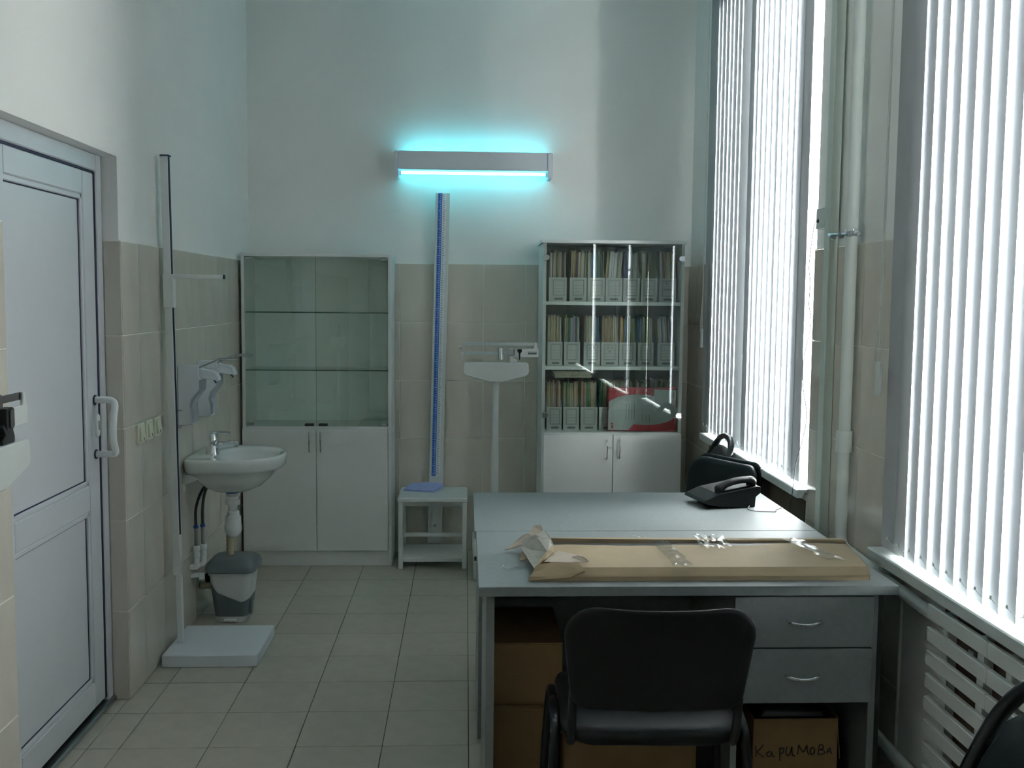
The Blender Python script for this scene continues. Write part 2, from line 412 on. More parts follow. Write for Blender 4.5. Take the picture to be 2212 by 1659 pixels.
# ------------------------------------------------------------------ windows and sills
SILLX = (1.312, 1.300, 1.300)
for n, (y0, y1, z0, z1) in enumerate(WIN):
    w = thing('window_%d' % (n + 1), None, None, (PR + 0.24, (y0 + y1) / 2, z0), kind='structure')
    fx0, fx1 = PR + 0.21, PR + 0.28
    fr = MB()
    for (a, b, c, d) in ((y0, y0 + 0.06, z0, z1), (y1 - 0.06, y1, z0, z1)): B(fx0, fx1, a, b, c, d).build('frame_side', mPVC, w, bevel=0.004)
    for (c, d) in ((z0, z0 + 0.03), (z1 - 0.06, z1), (2.25, 2.32)): B(fx0, fx1, y0 + 0.06, y1 - 0.06, c, d).build('frame_rail', mPVC, w, bevel=0.004)
    ym = (y0 + y1) / 2
    for (c, d) in ((z0 + 0.03, 2.25), (2.32, z1 - 0.06)):
        B(fx0, fx1, ym - 0.035, ym + 0.035, c, d).build('mullion', mPVC, w, bevel=0.004)
        for a, b in ((y0 + 0.06, ym - 0.035), (ym + 0.035, y1 - 0.06)):
            B(fx0 + 0.03, fx0 + 0.036, a, b, c, d).build('pane', mGLASSW, w)
    s0, s1 = (y0 - 0.02, y1 + 0.03) if n == 0 else (y0 - 0.12, y1 + 0.14)
    poly = [(SILLX[n], z0 - 0.034), (SILLX[n], z0 - 0.004), (SILLX[n] + 0.004, z0), (PR + 0.21, z0), (PR + 0.21, z0 - 0.012), (SILLX[n] + 0.03, z0 - 0.012), (SILLX[n] + 0.02, z0 - 0.034)]
    if n == 0:
        MB().prism([(a, b) for a, b in poly], s0, s1, 'y').build('window_sill', mSILL, w)
    else:   # the nose overlaps the piers, the board itself fills the opening
        MB().prism(poly, y0, y1, 'y').build('window_sill', mSILL, w)
        nose = [(SILLX[n], z0 - 0.034), (SILLX[n], z0 - 0.004), (SILLX[n] + 0.004, z0), (XR - 0.001, z0), (XR - 0.001, z0 - 0.034)]
        MB().prism(nose, s0, y0, 'y').build('sill_nose', mSILL, w)
        MB().prism(nose, y1, s1, 'y').build('sill_nose', mSILL, w)

# ------------------------------------------------------------------ vertical blinds
def blind(name, label, X, ya, yb_, zbot, alphas, pitch=0.08, chain=None, default=12.0):
    t = thing(name, label, 'blind', (X, yb_, zbot))
    B(X - 0.02, X + 0.022, ya - 0.02, yb_ + 0.02, 3.285, 3.325).build('headrail', mPVC, t, bevel=0.003)
    n = int(round((yb_ - ya) / pitch)) + 1
    width, sag, K = 0.089, 0.006, 6
    rs = []
    for zz in (zbot, 3.283):
        rs.append([(sag * (1 - (2 * k / K - 1) ** 2), width * (k / K - 0.5), zz) for k in range(K + 1)])
    me = None
    for i in range(n):
        y = yb_ - i * pitch
        if me is None:
            mb = MB(); mb.rings(rs, False, False, closed=False)
            o = mb.build('slat', mSLAT, t, smooth=True); me = o.data
            for v in me.vertices: v.co = v.co + OFF[t.name]
        else: o = link('slat', me, t)
        al = alphas.get(i, default + random.uniform(-1.2, 1.2))
        o.location = Vector((X, y, 0)) - OFF[t.name]; o.rotation_euler = (0, 0, -math.radians(al))
        # weight clip on the bottom edge
        c = B(X - 0.007, X - 0.004, y - 0.004, y + 0.004, zbot + 0.030, zbot + 0.040).build('weight_clip', mWCORD, t, bevel=0.001)
    pts = []
    for i in range(n - 1):
        y = yb_ - i * pitch
        for k in range(4): pts.append((X - 0.006, y - pitch * k / 4, zbot + 0.035 - 0.012 * math.sin(PI * k / 4)))
    MB().tube(pts, 0.0009, 5).build('bottom_chain', mWCORD, t)
    if chain:
        cx, cy, zlow = chain
        loop = [(cx, cy - 0.006, 3.285), (cx, cy - 0.006, 2.2), (cx, cy - 0.004, 1.75), (cx, cy - 0.003, zlow + 0.25), (cx, cy + 0.02, zlow + 0.12),
                (cx, cy + 0.034, zlow + 0.05), (cx, cy + 0.022, zlow), (cx, cy - 0.008, zlow - 0.012)]
        sp = spline(loop, 5)
        MB().tube(sp, 0.0016, 6).build('chain_cord', mWCORD, t)
        bead = MB()
        L = 0; last = sp[0]; bme = None
        acc = 0; beads = MB()
        for q in range(len(sp) - 1):
            a, b = sp[q], sp[q + 1]; seg = (b - a).length; d = 0
            while acc + (seg - d) >= 0.0085:
                d += 0.0085 - acc; acc = 0; p = a.lerp(b, d / seg)
                beads.lathe([(0.0004, -0.0024), (0.0022, -0.0012), (0.0022, 0.0012), (0.0004, 0.0024)], p, 'z', 5)
            acc += seg - d
        o = beads.build('chain_bead', mWCORD, t, smooth=True, kind='stuff')
        MB().tube([(cx, cy + 0.004, 3.285), (cx, cy + 0.004, zlow + 0.02)], 0.0011, 5).build('pull_cord', mWCORD, t)
        MB().tube([(cx, cy - 0.012, 3.285), (cx, cy - 0.012, zlow + 0.02)], 0.0011, 5).build('pull_cord', mWCORD, t)
        B(cx - 0.004, cx + 0.004, cy - 0.022, cy + 0.018, zlow - 0.07, zlow + 0.035).build('cord_weight', mat('pale_plastic', (0.72, 0.76, 0.74), 0.3), t, bevel=0.002)
    return t
random.seed(11)
blind('vertical_blind', 'white vertical slat blind over the far window behind the telephone', 1.345, 4.10, 5.68, 0.822,
      dict([(i, 3 + (i % 3)) for i in range(9)] + [(0, -4), (9, -24), (10, 2), (19, 2), (20, -4)]), chain=(1.300, 5.60, 1.36), default=9.0)
blind('vertical_blind', 'white vertical slat blind over the near window above the radiator', 1.335, 1.56, 3.12, 0.777,
      dict([(0, -6), (1, 3)] + [(i, 3) for i in range(12, 24)]), chain=(1.300, 3.165, 1.33), default=9.5)
blind('vertical_blind', 'white vertical slat blind over the window beside the camera', 1.335, -0.82, 0.745, 0.777, {}, default=2.0)

# ------------------------------------------------------------------ door
d = thing('door_1', None, None, (PL - 0.07, (DOOR[0] + DOOR[1]) / 2, 0), kind='structure')
FX0, FX1 = PL - 0.125, PL - 0.055           # frame depth (front face at FX1)
y0, y1, zt = DOOR[0], DOOR[1], DOOR[2]
B(FX0, FX1, y1 - 0.062, y1 - 0.0095, 0.0, zt).build('frame_side', mPVC, d, bevel=0.004)
B(FX0, FX1, y0 + 0.001, y0 + 0.062, 0.0, zt).build('frame_side', mPVC, d, bevel=0.004)
B(FX0, FX1, y0 + 0.062, y1 - 0.062, zt - 0.062, zt - 0.001).build('frame_head', mPVC, d, bevel=0.004)
LX0, LX1 = FX0 + 0.005, FX1 - 0.006
ly0, ly1, lz0, lz1 = y0 + 0.068, y1 - 0.0775, 0.035, zt - 0.071
B(LX0 + 0.01, LX0 + 0.02, ly0 - 0.008, ly1 + 0.008, lz0 - 0.02, lz1 + 0.008).build('gasket', mGASKET, d)
SW = 0.105
leaf = B(LX0 + 0.02, LX1, ly1 - SW, ly1, lz0, lz1).build('stile', mPVC, d, bevel=0.004)
B(LX0 + 0.02, LX1, ly0, ly0 + SW, lz0, lz1).build('stile', mPVC, d, bevel=0.004)
for a, b in ((lz1 - 0.085, lz1), (0.77, 0.865), (lz0, lz0 + 0.10)):
    B(LX0 + 0.02, LX1, ly0 + SW, ly1 - SW, a, b).build('rail', mPVC, d, bevel=0.004)
for a, b in ((0.865, lz1 - 0.085), (lz0 + 0.10, 0.77)):
    B(LX0 + 0.022, LX1 - 0.020, ly0 + SW, ly1 - SW, a, b).build('panel_gasket', mGASKET, d)
    B(LX0 + 0.025, LX1 - 0.012, ly0 + SW + 0.004, ly1 - SW - 0.004, a + 0.004, b - 0.004).build('panel', mPVC, d)
    # glazing bead, sloped strips around the panel
    for (p, q) in ((b - 0.018, b), (a, a + 0.018)):
        B(LX1 - 0.016, LX1 - 0.003, ly0 + SW, ly1 - SW, p, q).build('glazing_bead', mPVC, d, bevel=0.003)
    B(LX1 - 0.016, LX1 - 0.003, ly1 - SW - 0.018, ly1 - SW, a, b).build('glazing_bead', mPVC, d, bevel=0.003)
B(LX1 - 0.020, LX1 + 0.0005, ly1 + 0.0005, y1 - 0.0625, lz0, lz1 + 0.005).build('edge_gasket', mGASKET, d)
B(LX1 - 0.020, LX1 + 0.0005, ly0, ly1 + 0.0005, lz1 + 0.0005, zt - 0.0625).build('edge_gasket', mGASKET, d)
for a, b in ((0.865, lz1 - 0.085), (lz0 + 0.10, 0.77)):
    B(LX1 - 0.0125, LX1 - 0.0105, ly1 - SW - 0.024, ly1 - SW - 0.018, a + 0.018, b - 0.018).build('bead_gasket', mGASKET, d)
    for p in (a + 0.018, b - 0.022): B(LX1 - 0.0125, LX1 - 0.0105, ly0 + SW, ly1 - SW - 0.018, p, p + 0.004).build('bead_gasket', mGASKET, d)
hx = LX1
hy = ly1 - 0.038
pts = [(hx, hy, 1.17), (hx + 0.03, hy, 1.17), (hx + 0.062, hy, 1.168), (hx + 0.074, hy - 0.006, 1.15), (hx + 0.074, hy - 0.02, 1.11), (hx + 0.072, hy - 0.024, 1.06),
       (hx + 0.072, hy - 0.020, 1.02), (hx + 0.074, hy - 0.008, 0.985), (hx + 0.066, hy, 0.972), (hx + 0.03, hy, 0.970), (hx, hy, 0.970)]
h = MB().tube(spline(pts, 4), 0.0125, 12).build('pull_handle', mWHITE, d, smooth=True)
MB().cyl((hx - 0.002, hy, 1.17), (hx + 0.004, hy, 1.17), 0.018).build('handle_base', mGASKET, d)
MB().cyl((hx - 0.002, hy, 0.970), (hx + 0.004, hy, 0.970), 0.018).build('handle_base', mGASKET, d)
esc = MB().prism(rrect(0.032, 0.085, 0.0155, 5, hy + 0.012, 1.075), hx - 0.001, hx + 0.009, 'x').build('lock_escutcheon', mWHITE, d, bevel=0.002)
B(hx + 0.008, hx + 0.012, hy + 0.007, hy + 0.017, 1.058, 1.092).build('lock_cylinder', mSTEEL, esc, bevel=0.002)
B(FX0, FX1 + 0.012, y0 + 0.002, y1 - 0.010, 0.0, 0.020).build('threshold', mSTEEL, d, bevel=0.004)
B(PL - 0.20, PL - 0.19, y0 - 0.1, y1 + 0.1, 0, zt + 0.1).build('backing_panel', mGASKET, d)

# ------------------------------------------------------------------ bow handle helper
def bow(p0, p1, out, r=0.0035, h=0.024):
    p0, p1, out = Vector(p0), Vector(p1), Vector(out)
    pts = [p0, p0 + out * h * 0.7] + [p0.lerp(p1, t) + out * h * (0.7 + 0.3 * math.sin(PI * t)) for t in (0.15, 0.35, 0.5, 0.65, 0.85)] + [p1 + out * h * 0.7, p1]
    return MB().tube(spline(pts, 3), r, 8)

# ------------------------------------------------------------------ empty medicine cabinet (left)
x0, x1, yf, ybk = -1.266, -0.422, 5.862, 6.17
t = thing('medicine_cabinet', 'empty white cabinet with glass doors above and solid doors below, in left corner', 'cabinet', ((x0 + x1) / 2, (yf + ybk) / 2, 0))
P = 0.018
B(x0, x0 + P, yf, ybk, 0, 1.775).build('side_panel', mLAM, t, bevel=0.001)
B(x1 - P, x1, yf, ybk, 0, 1.775).build('side_panel', mLAM, t, bevel=0.001)
B(x0, x1, yf, ybk, 1.775, 1.793).build('top_panel', mLAM, t, bevel=0.001)
B(x0 + P, x1 - P, ybk - 0.006, ybk, 0.09, 1.775).build('back_panel', mLAMB, t)
B(x0 + P, x1 - P, yf, ybk - 0.006, 0.072, 0.09).build('bottom_panel', mLAM, t)
B(x0 + P, x1 - P, yf, ybk - 0.006, 0.792, 0.810).build('middle_shelf', mLAM, t)
B(x0 + P, x1 - P, yf + 0.004, yf + 0.02, 0.0, 0.072).build('plinth', mLAM, t)
xm = (x0 + x1) / 2 - 0.004
for a, b, hxx in ((x0 + 0.001, xm - 0.0015, xm - 0.038), (xm + 0.0015, x1 - 0.020, xm + 0.026)):
    dd = B(a, b, yf - 0.018, yf - 0.001, 0.092, 0.801).build('door', mLAM, t, bevel=0.001)
    bow((hxx, yf - 0.018, 0.670), (hxx, yf - 0.018, 0.780), (0, -1, 0)).build('handle', mCHROME, dd, smooth=True)
for z in (1.130, 1.460):
    g = B(x0 + P, x1 - P, yf + 0.03, ybk - 0.008, z - 0.003, z + 0.003).build('glass_shelf', mGLASSG, t)
    B(x0 + P, x1 - P, yf + 0.0285, yf + 0.030, z - 0.003, z + 0.003).build('shelf_edge', mGLASSE, g)
for a, b, s in ((x0 + P + 0.001, xm - 0.001, -1), (xm + 0.001, x1 - P - 0.001, 1)):
    g = B(a, b, yf + 0.004, yf + 0.008, 0.812, 1.772).build('glass_door', mGLASSC, t)
    B(xm - 0.0008, xm + 0.0002, yf + 0.004, yf + 0.008, 0.812, 1.772).build('door_edge', mGLASSE, g) if s < 0 else None
    e = a if s < 0 else b
    for z in (0.824, 1.762):
        xx = e + 0.006 if s < 0 else e - 0.042
        B(xx, xx + 0.036, yf + 0.000, yf + 0.014, z - 0.007, z + 0.007).build('hinge_clip', mSTEEL, g, bevel=0.002)
    xx = xm - 0.066 if s < 0 else xm + 0.012
    B(xx, xx + 0.052, yf - 0.012, yf + 0.013, 0.814, 0.828).build('pull_clip', mDARKSTEEL, g, bevel=0.003)

# ------------------------------------------------------------------ document cabinet (right)
cx0, cx1, cyf, cyb = 0.436, 1.240, 5.802, 6.18
t = thing('document_cabinet', 'white cabinet with glass doors full of archive boxes, beside the window', 'cabinet', ((cx0 + cx1) / 2, 6.0, 0))
B(cx0, cx0 + P, cyf, cyb, 0, 1.864).build('side_panel', mLAM, t, bevel=0.001)
B(cx1 - P, cx1, cyf, cyb, 0, 1.864).build('side_panel', mLAM, t, bevel=0.001)
B(cx0 - 0.012, cx1 + 0.008, cyf - 0.018, cyb, 1.864, 1.882).build('top_panel', mLAM, t, bevel=0.001)
B(cx0 + P, cx1 - P, cyb - 0.006, cyb, 0.06, 1.864).build('back_panel', mat('grey_fibreboard', (0.30, 0.33, 0.32), 0.7), t)
for z, nm in ((1.516, 'shelf'), (1.147, 'shelf'), (0.772, 'middle_shelf'), (0.06, 'bottom_panel')):
    B(cx0 + P, cx1 - P, cyf + (0.012 if nm == 'shelf' else 0), cyb - 0.006, z, z + 0.02).build(nm, mLAM, t, bevel=0.001)
B(cx0 + P, cx1 - P, cyf + 0.02, cyf + 0.036, 0, 0.06).build('plinth', mLAM, t)
cm = 0.846
for a, b, hxx in ((cx0 + 0.012, cm - 0.002, cm - 0.036), (cm + 0.002, cx1, cm + 0.036)):
    dd = B(a, b, cyf - 0.018, cyf - 0.001, 0.064, 0.778).build('door', mLAM, t, bevel=0.001)
    bow((hxx, cyf - 0.018, 0.645), (hxx, cyf - 0.018, 0.748), (0, -1, 0)).build('handle', mCHROME, dd, smooth=True)
for a, b, s in ((cx0 + 0.004, cm - 0.0015, -1), (cm + 0.0015, cx1 - 0.004, 1)):
    g = B(a, b, cyf - 0.007, cyf - 0.002, 0.786, 1.858).build('glass_door', mGLASSC, t)
    for z in (0.890, 1.782):
        xx = a + 0.016 if s < 0 else b - 0.016
        prof = [(xx - s * 0.018, z)]
        pl = [(xx + s * 0.018, z - 0.016), (xx + s * 0.018, z + 0.016)] + [(xx - s * 0.016 * math.cos(a2), z + 0.016 * math.sin(a2)) for a2 in [PI / 2 - PI * k / 8 for k in range(9)]]
        MB().prism(pl, cyf - 0.016, cyf - 0.0005, 'y').build('hinge', mCHROME, g, bevel=0.002)

# ------------------------------------------------------------------ archive boxes and files
ORD = ['leftmost', 'second', 'third', 'fourth', 'fifth', 'sixth', 'seventh']
def strokes(lines, sx, sz, ox, oz, y, r, name, m, parent):
    mb = MB()
    for ln in lines:
        mb.tube(spline([(ox + p[0] * sx, y, oz + p[1] * sz) for p in ln], 3), r, 5, flat=1.0)
    return mb.build(name, m, parent)
def stroke_parts(lines, name, *a):
    for ln in lines: strokes([ln], *a[:6], name, *a[6:])
HW = {('top', 6): [[[0.2, 0.9], [0.3, 0.75], [0.35, 0.95]], [[0.45, 0.9], [0.5, 0.8], [0.7, 0.85]], [[0.1, 0.45], [0.2, 0.35], [0.25, 0.5], [0.35, 0.35]], [[0.45, 0.36], [0.5, 0.5], [0.6, 0.36], [0.75, 0.48], [0.85, 0.36]]],
      ('middle', 2): [[[0.2, 0.9], [0.4, 0.95], [0.35, 0.8], [0.2, 0.75], [0.45, 0.75]], [[0.6, 0.75], [0.6, 0.95], [0.8, 0.9], [0.6, 0.85], [0.8, 0.78], [0.6, 0.75]], [[0.5, 0.6], [0.45, 0.55], [0.55, 0.5]]],
      ('middle', 3): [[[0.2, 0.9], [0.4, 0.95], [0.35, 0.8], [0.2, 0.75], [0.45, 0.75]], [[0.6, 0.95], [0.6, 0.75], [0.8, 0.8], [0.62, 0.86]], [[0.4, 0.62], [0.4, 0.48], [0.55, 0.62], [0.55, 0.48]]]}
PAL = {'top': ['buff', 'cream', 'buff', 'grey', 'slate', 'buff', 'ochre', 'pink', 'white', 'cream', 'teal', 'grey', 'red', 'olive'],
       'middle': ['buff', 'cream', 'buff', 'cream', 'grey', 'olive', 'ochre', 'white', 'pink', 'buff', 'slate', 'green', 'blue'],
       'bottom': ['ochre', 'olive', 'buff', 'olive', 'cream', 'grey', 'buff', 'pink', 'red', 'ochre', 'green', 'teal']}
SPECIAL = {('top', 0): {2: 'red', 5: 'slate', 10: 'red'}, ('top', 2): {3: 'blue', 4: 'blue', 6: 'teal', 7: 'teal', 8: 'teal', 9: 'teal', 10: 'slate'},
           ('top', 3): {k: 'white' for k in range(2, 9)}, ('top', 4): {k: 'slate' if k < 4 else 'white' for k in range(12)}, ('top', 5): {8: 'teal', 9: 'teal', 10: 'teal'},
           ('middle', 0): {k: 'buff' for k in range(12)}, ('middle', 2): {8: 'green', 1: 'olive'}, ('middle', 4): {0: 'ochre', 1: 'ochre', 2: 'ochre', 3: 'ochre', 4: 'blue', 5: 'blue'},
           ('middle', 5): {0: 'blue', 1: 'blue', 7: 'green'}, ('bottom', 0): {8: 'red', 9: 'red', 10: 'ochre'}, ('bottom', 2): {5: 'green', 6: 'green'}}
ROWS = {'top': (1.536, [(.474, .578), (.594, .693), (.696, .798), (.800, .899), (.902, .999), (1.006, 1.101), (1.110, 1.211)]),
        'middle': (1.167, [(.470, .559), (.566, .660), (.680, .777), (.781, .882), (.886, .984), (.994, 1.087), (1.108, 1.209)]),
        'bottom': (0.792, [(.470, .559), (.566, .660), (.667, .767), (.774, .872), (.880, .980), (.988, 1.088), (1.096, 1.196)])}
random.seed(5)
BY0, BY1 = 5.875, 6.125
fmesh = {}
for row, (z0, xs) in ROWS.items():
    for i, (a, b) in enumerate(xs):
        a += 0.001; b -= 0.001
        w = b - a
        extra = {('top', 6): ', handwritten', ('middle', 2): ', marked 2B', ('middle', 3): ', marked 2BN'}.get((row, i), '')
        if row == 'bottom' and i >= 4: extra = ', behind the red box'
        lab = '%s grey archive box%s on the %s shelf of document cabinet' % ('%s' % ORD[i], '' if i == 0 else ' from left', row) + extra
        if row == 'bottom' and i >= 4: lab = '%s grey archive box from left on the bottom cabinet shelf, behind the red box' % ORD[i]
        bx = thing('archive_box', lab, 'box', ((a + b) / 2, (BY0 + BY1) / 2, z0), group='grey archive boxes in the document cabinet')
        hgt = 0.136
        T = 0.0025
        B(a, b, BY0, BY0 + T, z0, z0 + hgt).build('front', mARCH, bx)
        sidep = [(BY0 + T, z0), (BY1, z0), (BY1, z0 + 0.25), (BY1 - 0.04, z0 + 0.25), (BY0 + 0.035, z0 + hgt + 0.005), (BY0 + T, z0 + hgt)]
        MB().prism(sidep, a, a + T, 'x').build('side', mARCH, bx)
        MB().prism(sidep, b - T, b, 'x').build('side', mARCH, bx)
        B(a + T, b - T, BY1 - T, BY1, z0, z0 + 0.25).build('back', mARCH, bx)
        B(a + T, b - T, BY0 + T, BY1 - T, z0, z0 + T).build('base', mARCH, bx)
        # printed form: double frame, ruled lines, dark name bar
        fx, fw = a + w * 0.20 if i else a + w * 0.24, w * 0.62
        fz0, fz1 = z0 + 0.036, z0 + 0.122
        form = MB(); yy0, yy1 = BY0 - 0.0006, BY0
        for e, lw in ((0.0, 0.0016), (0.0045, 0.0009)):
            X0, X1, Z0, Z1 = fx - e, fx + fw + e, fz0 - e, fz1 + e
            form.box(X0, X1, yy0, yy1, Z0, Z0 + lw); form.box(X0, X1, yy0, yy1, Z1 - lw, Z1)
            form.box(X0, X0 + lw, yy0, yy1, Z0, Z1); form.box(X1 - lw, X1, yy0, yy1, Z0, Z1)
        for k in (0.62, 0.42, 0.22):
            form.box(fx, fx + fw, yy0, yy1, fz0 + k * (fz1 - fz0), fz0 + k * (fz1 - fz0) + 0.0009)
        form.build('printed_form', mGREYINK, bx)
        MB().prism(rrect(w * 0.5, 0.0105, 0.005, 3, fx + fw / 2, z0 + 0.0155), yy0, yy1, 'y').build('name_bar', mGREYINK, bx)
        bar = MB()
        nx = 7
        for k in range(nx):     # small pale capitals on the bar
            xx = fx + fw / 2 - w * 0.2 + k * w * 0.4 / (nx - 1)
            bar.box(xx - 0.0008, xx + 0.0008, yy0 - 0.0003, yy0, z0 + 0.0128, z0 + 0.0182)
            bar.box(xx - 0.0022, xx + 0.0022, yy0 - 0.0003, yy0, z0 + (0.017 if k % 2 else 0.0145), z0 + (0.0182 if k % 2 else 0.0155))
        bar.build('bar_lettering', mSILVER, bx)
        if (row, i) in HW:
            for ln in HW[(row, i)]: strokes([ln], fw, fz1 - fz0, fx, fz0, BY0 - 0.0012, 0.0009, 'handwriting', mINK, bx)
        nf = 13
        sl = (w - 0.008) / nf
        lean = {('top', 3): 0.07, ('top', 6): -0.05, ('middle', 6): -0.06, ('top', 1): 0.02}.get((row, i), random.uniform(-0.012, 0.012))
        for k in range(nf):
            c = SPECIAL.get((row, i), {}).get(k) or random.choice(PAL[row])
            hh = random.uniform(0.268, 0.288) + (0.004 if row == 'top' else 0)
            th = sl * random.uniform(0.72, 0.95)
            key = c
            if key not in fmesh:
                o = B(-0.5, 0.5, -0.11, 0.11, 0, 1).build('patient_file', FILES[c]); fmesh[key] = o.data
            else: o = link('patient_file', fmesh[key])
            lx = lean * (hh - 0.0) * 0.5
            o.scale = (th, 0.9 + random.uniform(-0.03, 0.03), hh)
            o.rotation_euler = (0, lean + random.uniform(-0.008, 0.008), 0)
            o.location = (a + 0.004 + sl * (k + 0.5) - (0.012 if lean > 0.03 else (-0.010 if lean < -0.03 else 0)) * 1.0, BY0 + 0.122, z0 + 0.004)
            tag(o, '%s card patient file in the %s archive box of the %s shelf' % (c, ORD[i] if i == 0 else ORD[i] + ' from left', row), 'file', 'card files in the %s box of the %s shelf' % (ORD[i], row))

# pile of papers lying on the bottom row of files
st = thing('paper_stack', 'stack of old brown-edged papers lying on top of the bottom row of files', 'papers', (0.62, 5.98, 1.096))
zz = 1.096
for k in range(6):
    a = 0.512 + random.uniform(-0.004, 0.006); b = 0.728 + random.uniform(-0.006, 0.004); hh = 0.0062
    MB().obox(((a + b) / 2, 5.98, zz + hh / 2), (b - a, 0.19, hh - 0.0008), (0, 0, random.uniform(-0.03, 0.03))).build('paper_bundle', mPAPER, st)
    zz += hh

# red and grey flat archive box standing in front of the bottom boxes
rb = thing('red_box', 'red cardboard archive box with large grey oval, standing on the bottom shelf', 'box', (1.02, 5.845, 0.793))
B(0.822, 1.216, 5.83, 5.868, 0.7935, 1.046).build('body', mRED, rb, bevel=0.002)
ell = [(1.015 + 0.208 * math.cos(2 * PI * k / 48), 0.918 + 0.088 * math.sin(2 * PI * k / 48)) for k in range(48)]
ell = [(min(max(p[0], 0.824), 1.2145), p[1] - 0.06 * (p[0] - 1.015) * 0.9) for p in ell]
MB().prism(ell, 5.8288, 5.8298, 'y').build('oval_print', mSILVER, rb)
flap = [(0.822, 0.798), (0.940, 0.798), (1.080, 0.972), (1.088, 1.000), (1.020, 0.965), (0.940, 0.965), (0.870, 0.945), (0.822, 0.908)]
flap = [(0.822, 0.800), (0.940, 0.800), (1.078, 0.962), (0.96, 1.0), (0.88, 0.975), (0.822, 0.912)]
MB().prism(flap, 5.8245, 5.8280, 'y').build('front_flap', mSILVER, rb)
MB().prism([(1.086, 1.036), (1.156, 1.034), (1.214, 1.032), (1.206, 0.90), (1.13, 0.895), (1.072, 0.962), (1.086, 0.980)], 5.8255, 5.8288, 'y').build('corner_flap', mSILVER, rb)
for xk in (0.925, 0.940, 0.957, 0.972): B(xk, xk + 0.0015, 5.8238, 5.8245, 0.862, 0.955).build('score_line', mGREYINK, rb)
for xk in (1.02, 1.04, 1.06): B(xk, xk + 0.0015, 5.8280, 5.8288, 0.850, 0.89).build('score_line', mGREYINK, rb)
lx = MB()
MB().lathe([(0.0055, 5.8238), (0.0055, 5.8245)], (0.843, 0, 0.838), 'y', 12).build('logo_dot', mRED, rb)
B(0.840, 0.850, 5.8238, 5.8245, 0.810, 0.830).build('logo_bar', mRED, rb)
B(1.195, 1.199, 5.8248, 5.8255, 0.99, 1.02).build('logo_bar', mRED, rb)

# ------------------------------------------------------------------ ultraviolet wall lamp
t = thing('ultraviolet_lamp', 'white wall-mounted ultraviolet lamp glowing cyan above the height rule', 'lamp', (0.04, 6.209, 2.32))
B(-0.395, 0.478, 6.175, 6.207, 2.285, 2.385).build('back_housing', mLAMPW, t, bevel=0.004)
B(-0.395, 0.478, 6.095, 6.105, 2.296, 2.404).build('front_shield', mLAMPW, t, bevel=0.003)
for s, a in ((-1, -0.422), (1, 0.478)):
    MB().prism([(a + p[0], p[1]) for p in rrect(0.027, 0.152, 0.010, 4, 0.0135, 2.327)], 6.085, 6.208, 'y').build('end_cap', mLAMPW, t, bevel=0.003)
MB().cyl((-0.384, 6.128, 2.281), (0.466, 6.128, 2.281), 0.0085).build('lower_tube', mTUBE, t, smooth=True)
MB().cyl((-0.384, 6.150, 2.392), (0.466, 6.150, 2.392), 0.0085).build('upper_tube', mTUBE, t, smooth=True)
for xx in (-0.392, 0.466):
    for yy, zz in ((6.128, 2.281), (6.150, 2.392)): B(xx, xx + 0.010, yy - 0.013, yy + 0.013, zz - 0.014, zz + 0.014).build('lamp_holder', mLAMPW, t)

# ------------------------------------------------------------------ seat with height rule (back wall)
t = thing('height_rule_seat', 'white seat stool with a tall blue and white height rule behind it', 'height rule', (-0.18, 5.95, 0))
sx0, sx1, sy0, sy1 = -0.378, 0.012, 5.78, 6.13
B(sx0 - 0.004, sx1 + 0.004, sy0 - 0.006, sy1, 0.388, 0.412).build('seat', mSCALEP, t, bevel=0.004)
for xx in (sx0, sx1 - 0.026):
    for yy in (sy0, sy1 - 0.03): B(xx, xx + 0.026, yy, yy + 0.028, 0, 0.388).build('leg', mSCALEP, t, bevel=0.003)
    # curved gusset under the seat
    s = 1 if xx == sx0 else -1; bx_ = xx + (0.026 if s > 0 else 0)
    MB().prism([(bx_, 0.388), (bx_ + s * 0.022, 0.388), (bx_ + s * 0.008, 0.376), (bx_, 0.335)], sy0 + 0.004, sy0 + 0.024, 'y').build('gusset', mSCALEP, t)
B(sx0 + 0.026, sx1 - 0.026, sy0 + 0.06, sy0 + 0.08, 0.352, 0.376).build('apron', mSCALEP, t, bevel=0.002)
B(sx0 + 0.026, sx1 - 0.026, sy0 + 0.12, sy0 + 0.14, 0.160, 0.182).build('crossbar', mSCALEP, t, bevel=0.002)
B(sx0 + 0.006, sx1 - 0.006, sy0 + 0.03, sy1 - 0.03, 0.052, 0.068).build('foot_board', mSCALEP, t, bevel=0.003)
B(sx0 + 0.026, sx1 - 0.026, sy0 + 0.006, sy0 + 0.026, 0.040, 0.062).build('foot_rail', mSCALEP, t, bevel=0.002)
def rule_pt(u, z, y): return (-0.226 + (0.046) * (z / 2.165) + u, y, z)
def rule_strip(u0, u1, z0, z1, y0, y1):
    vs = [rule_pt(u, z, y) for z in (z0, z1) for u, y in ((u0, y0), (u1, y0), (u1, y1), (u0, y1))]
    return MB().add(vs, [(0, 3, 2, 1), (4, 5, 6, 7), (0, 1, 5, 4), (1, 2, 6, 5), (2, 3, 7, 6), (3, 0, 4, 7)])
bd = rule_strip(0.0, 0.084, 0.06, 2.168, 6.150, 6.170).build('rule_board', mSCALEP, t, bevel=0.002)
rule_strip(0.014, 0.0395, 0.475, 2.166, 6.1490, 6.1500).build('blue_scale', mBLUE, bd)
rule_strip(0.0395, 0.064, 0.475, 2.166, 6.1490, 6.1500).build('white_scale', mat('scale_white', (0.74, 0.80, 0.83), 0.4), bd)
tk = MB(); tk2 = MB(); tk3 = MB()
z = 0.485; k = 0
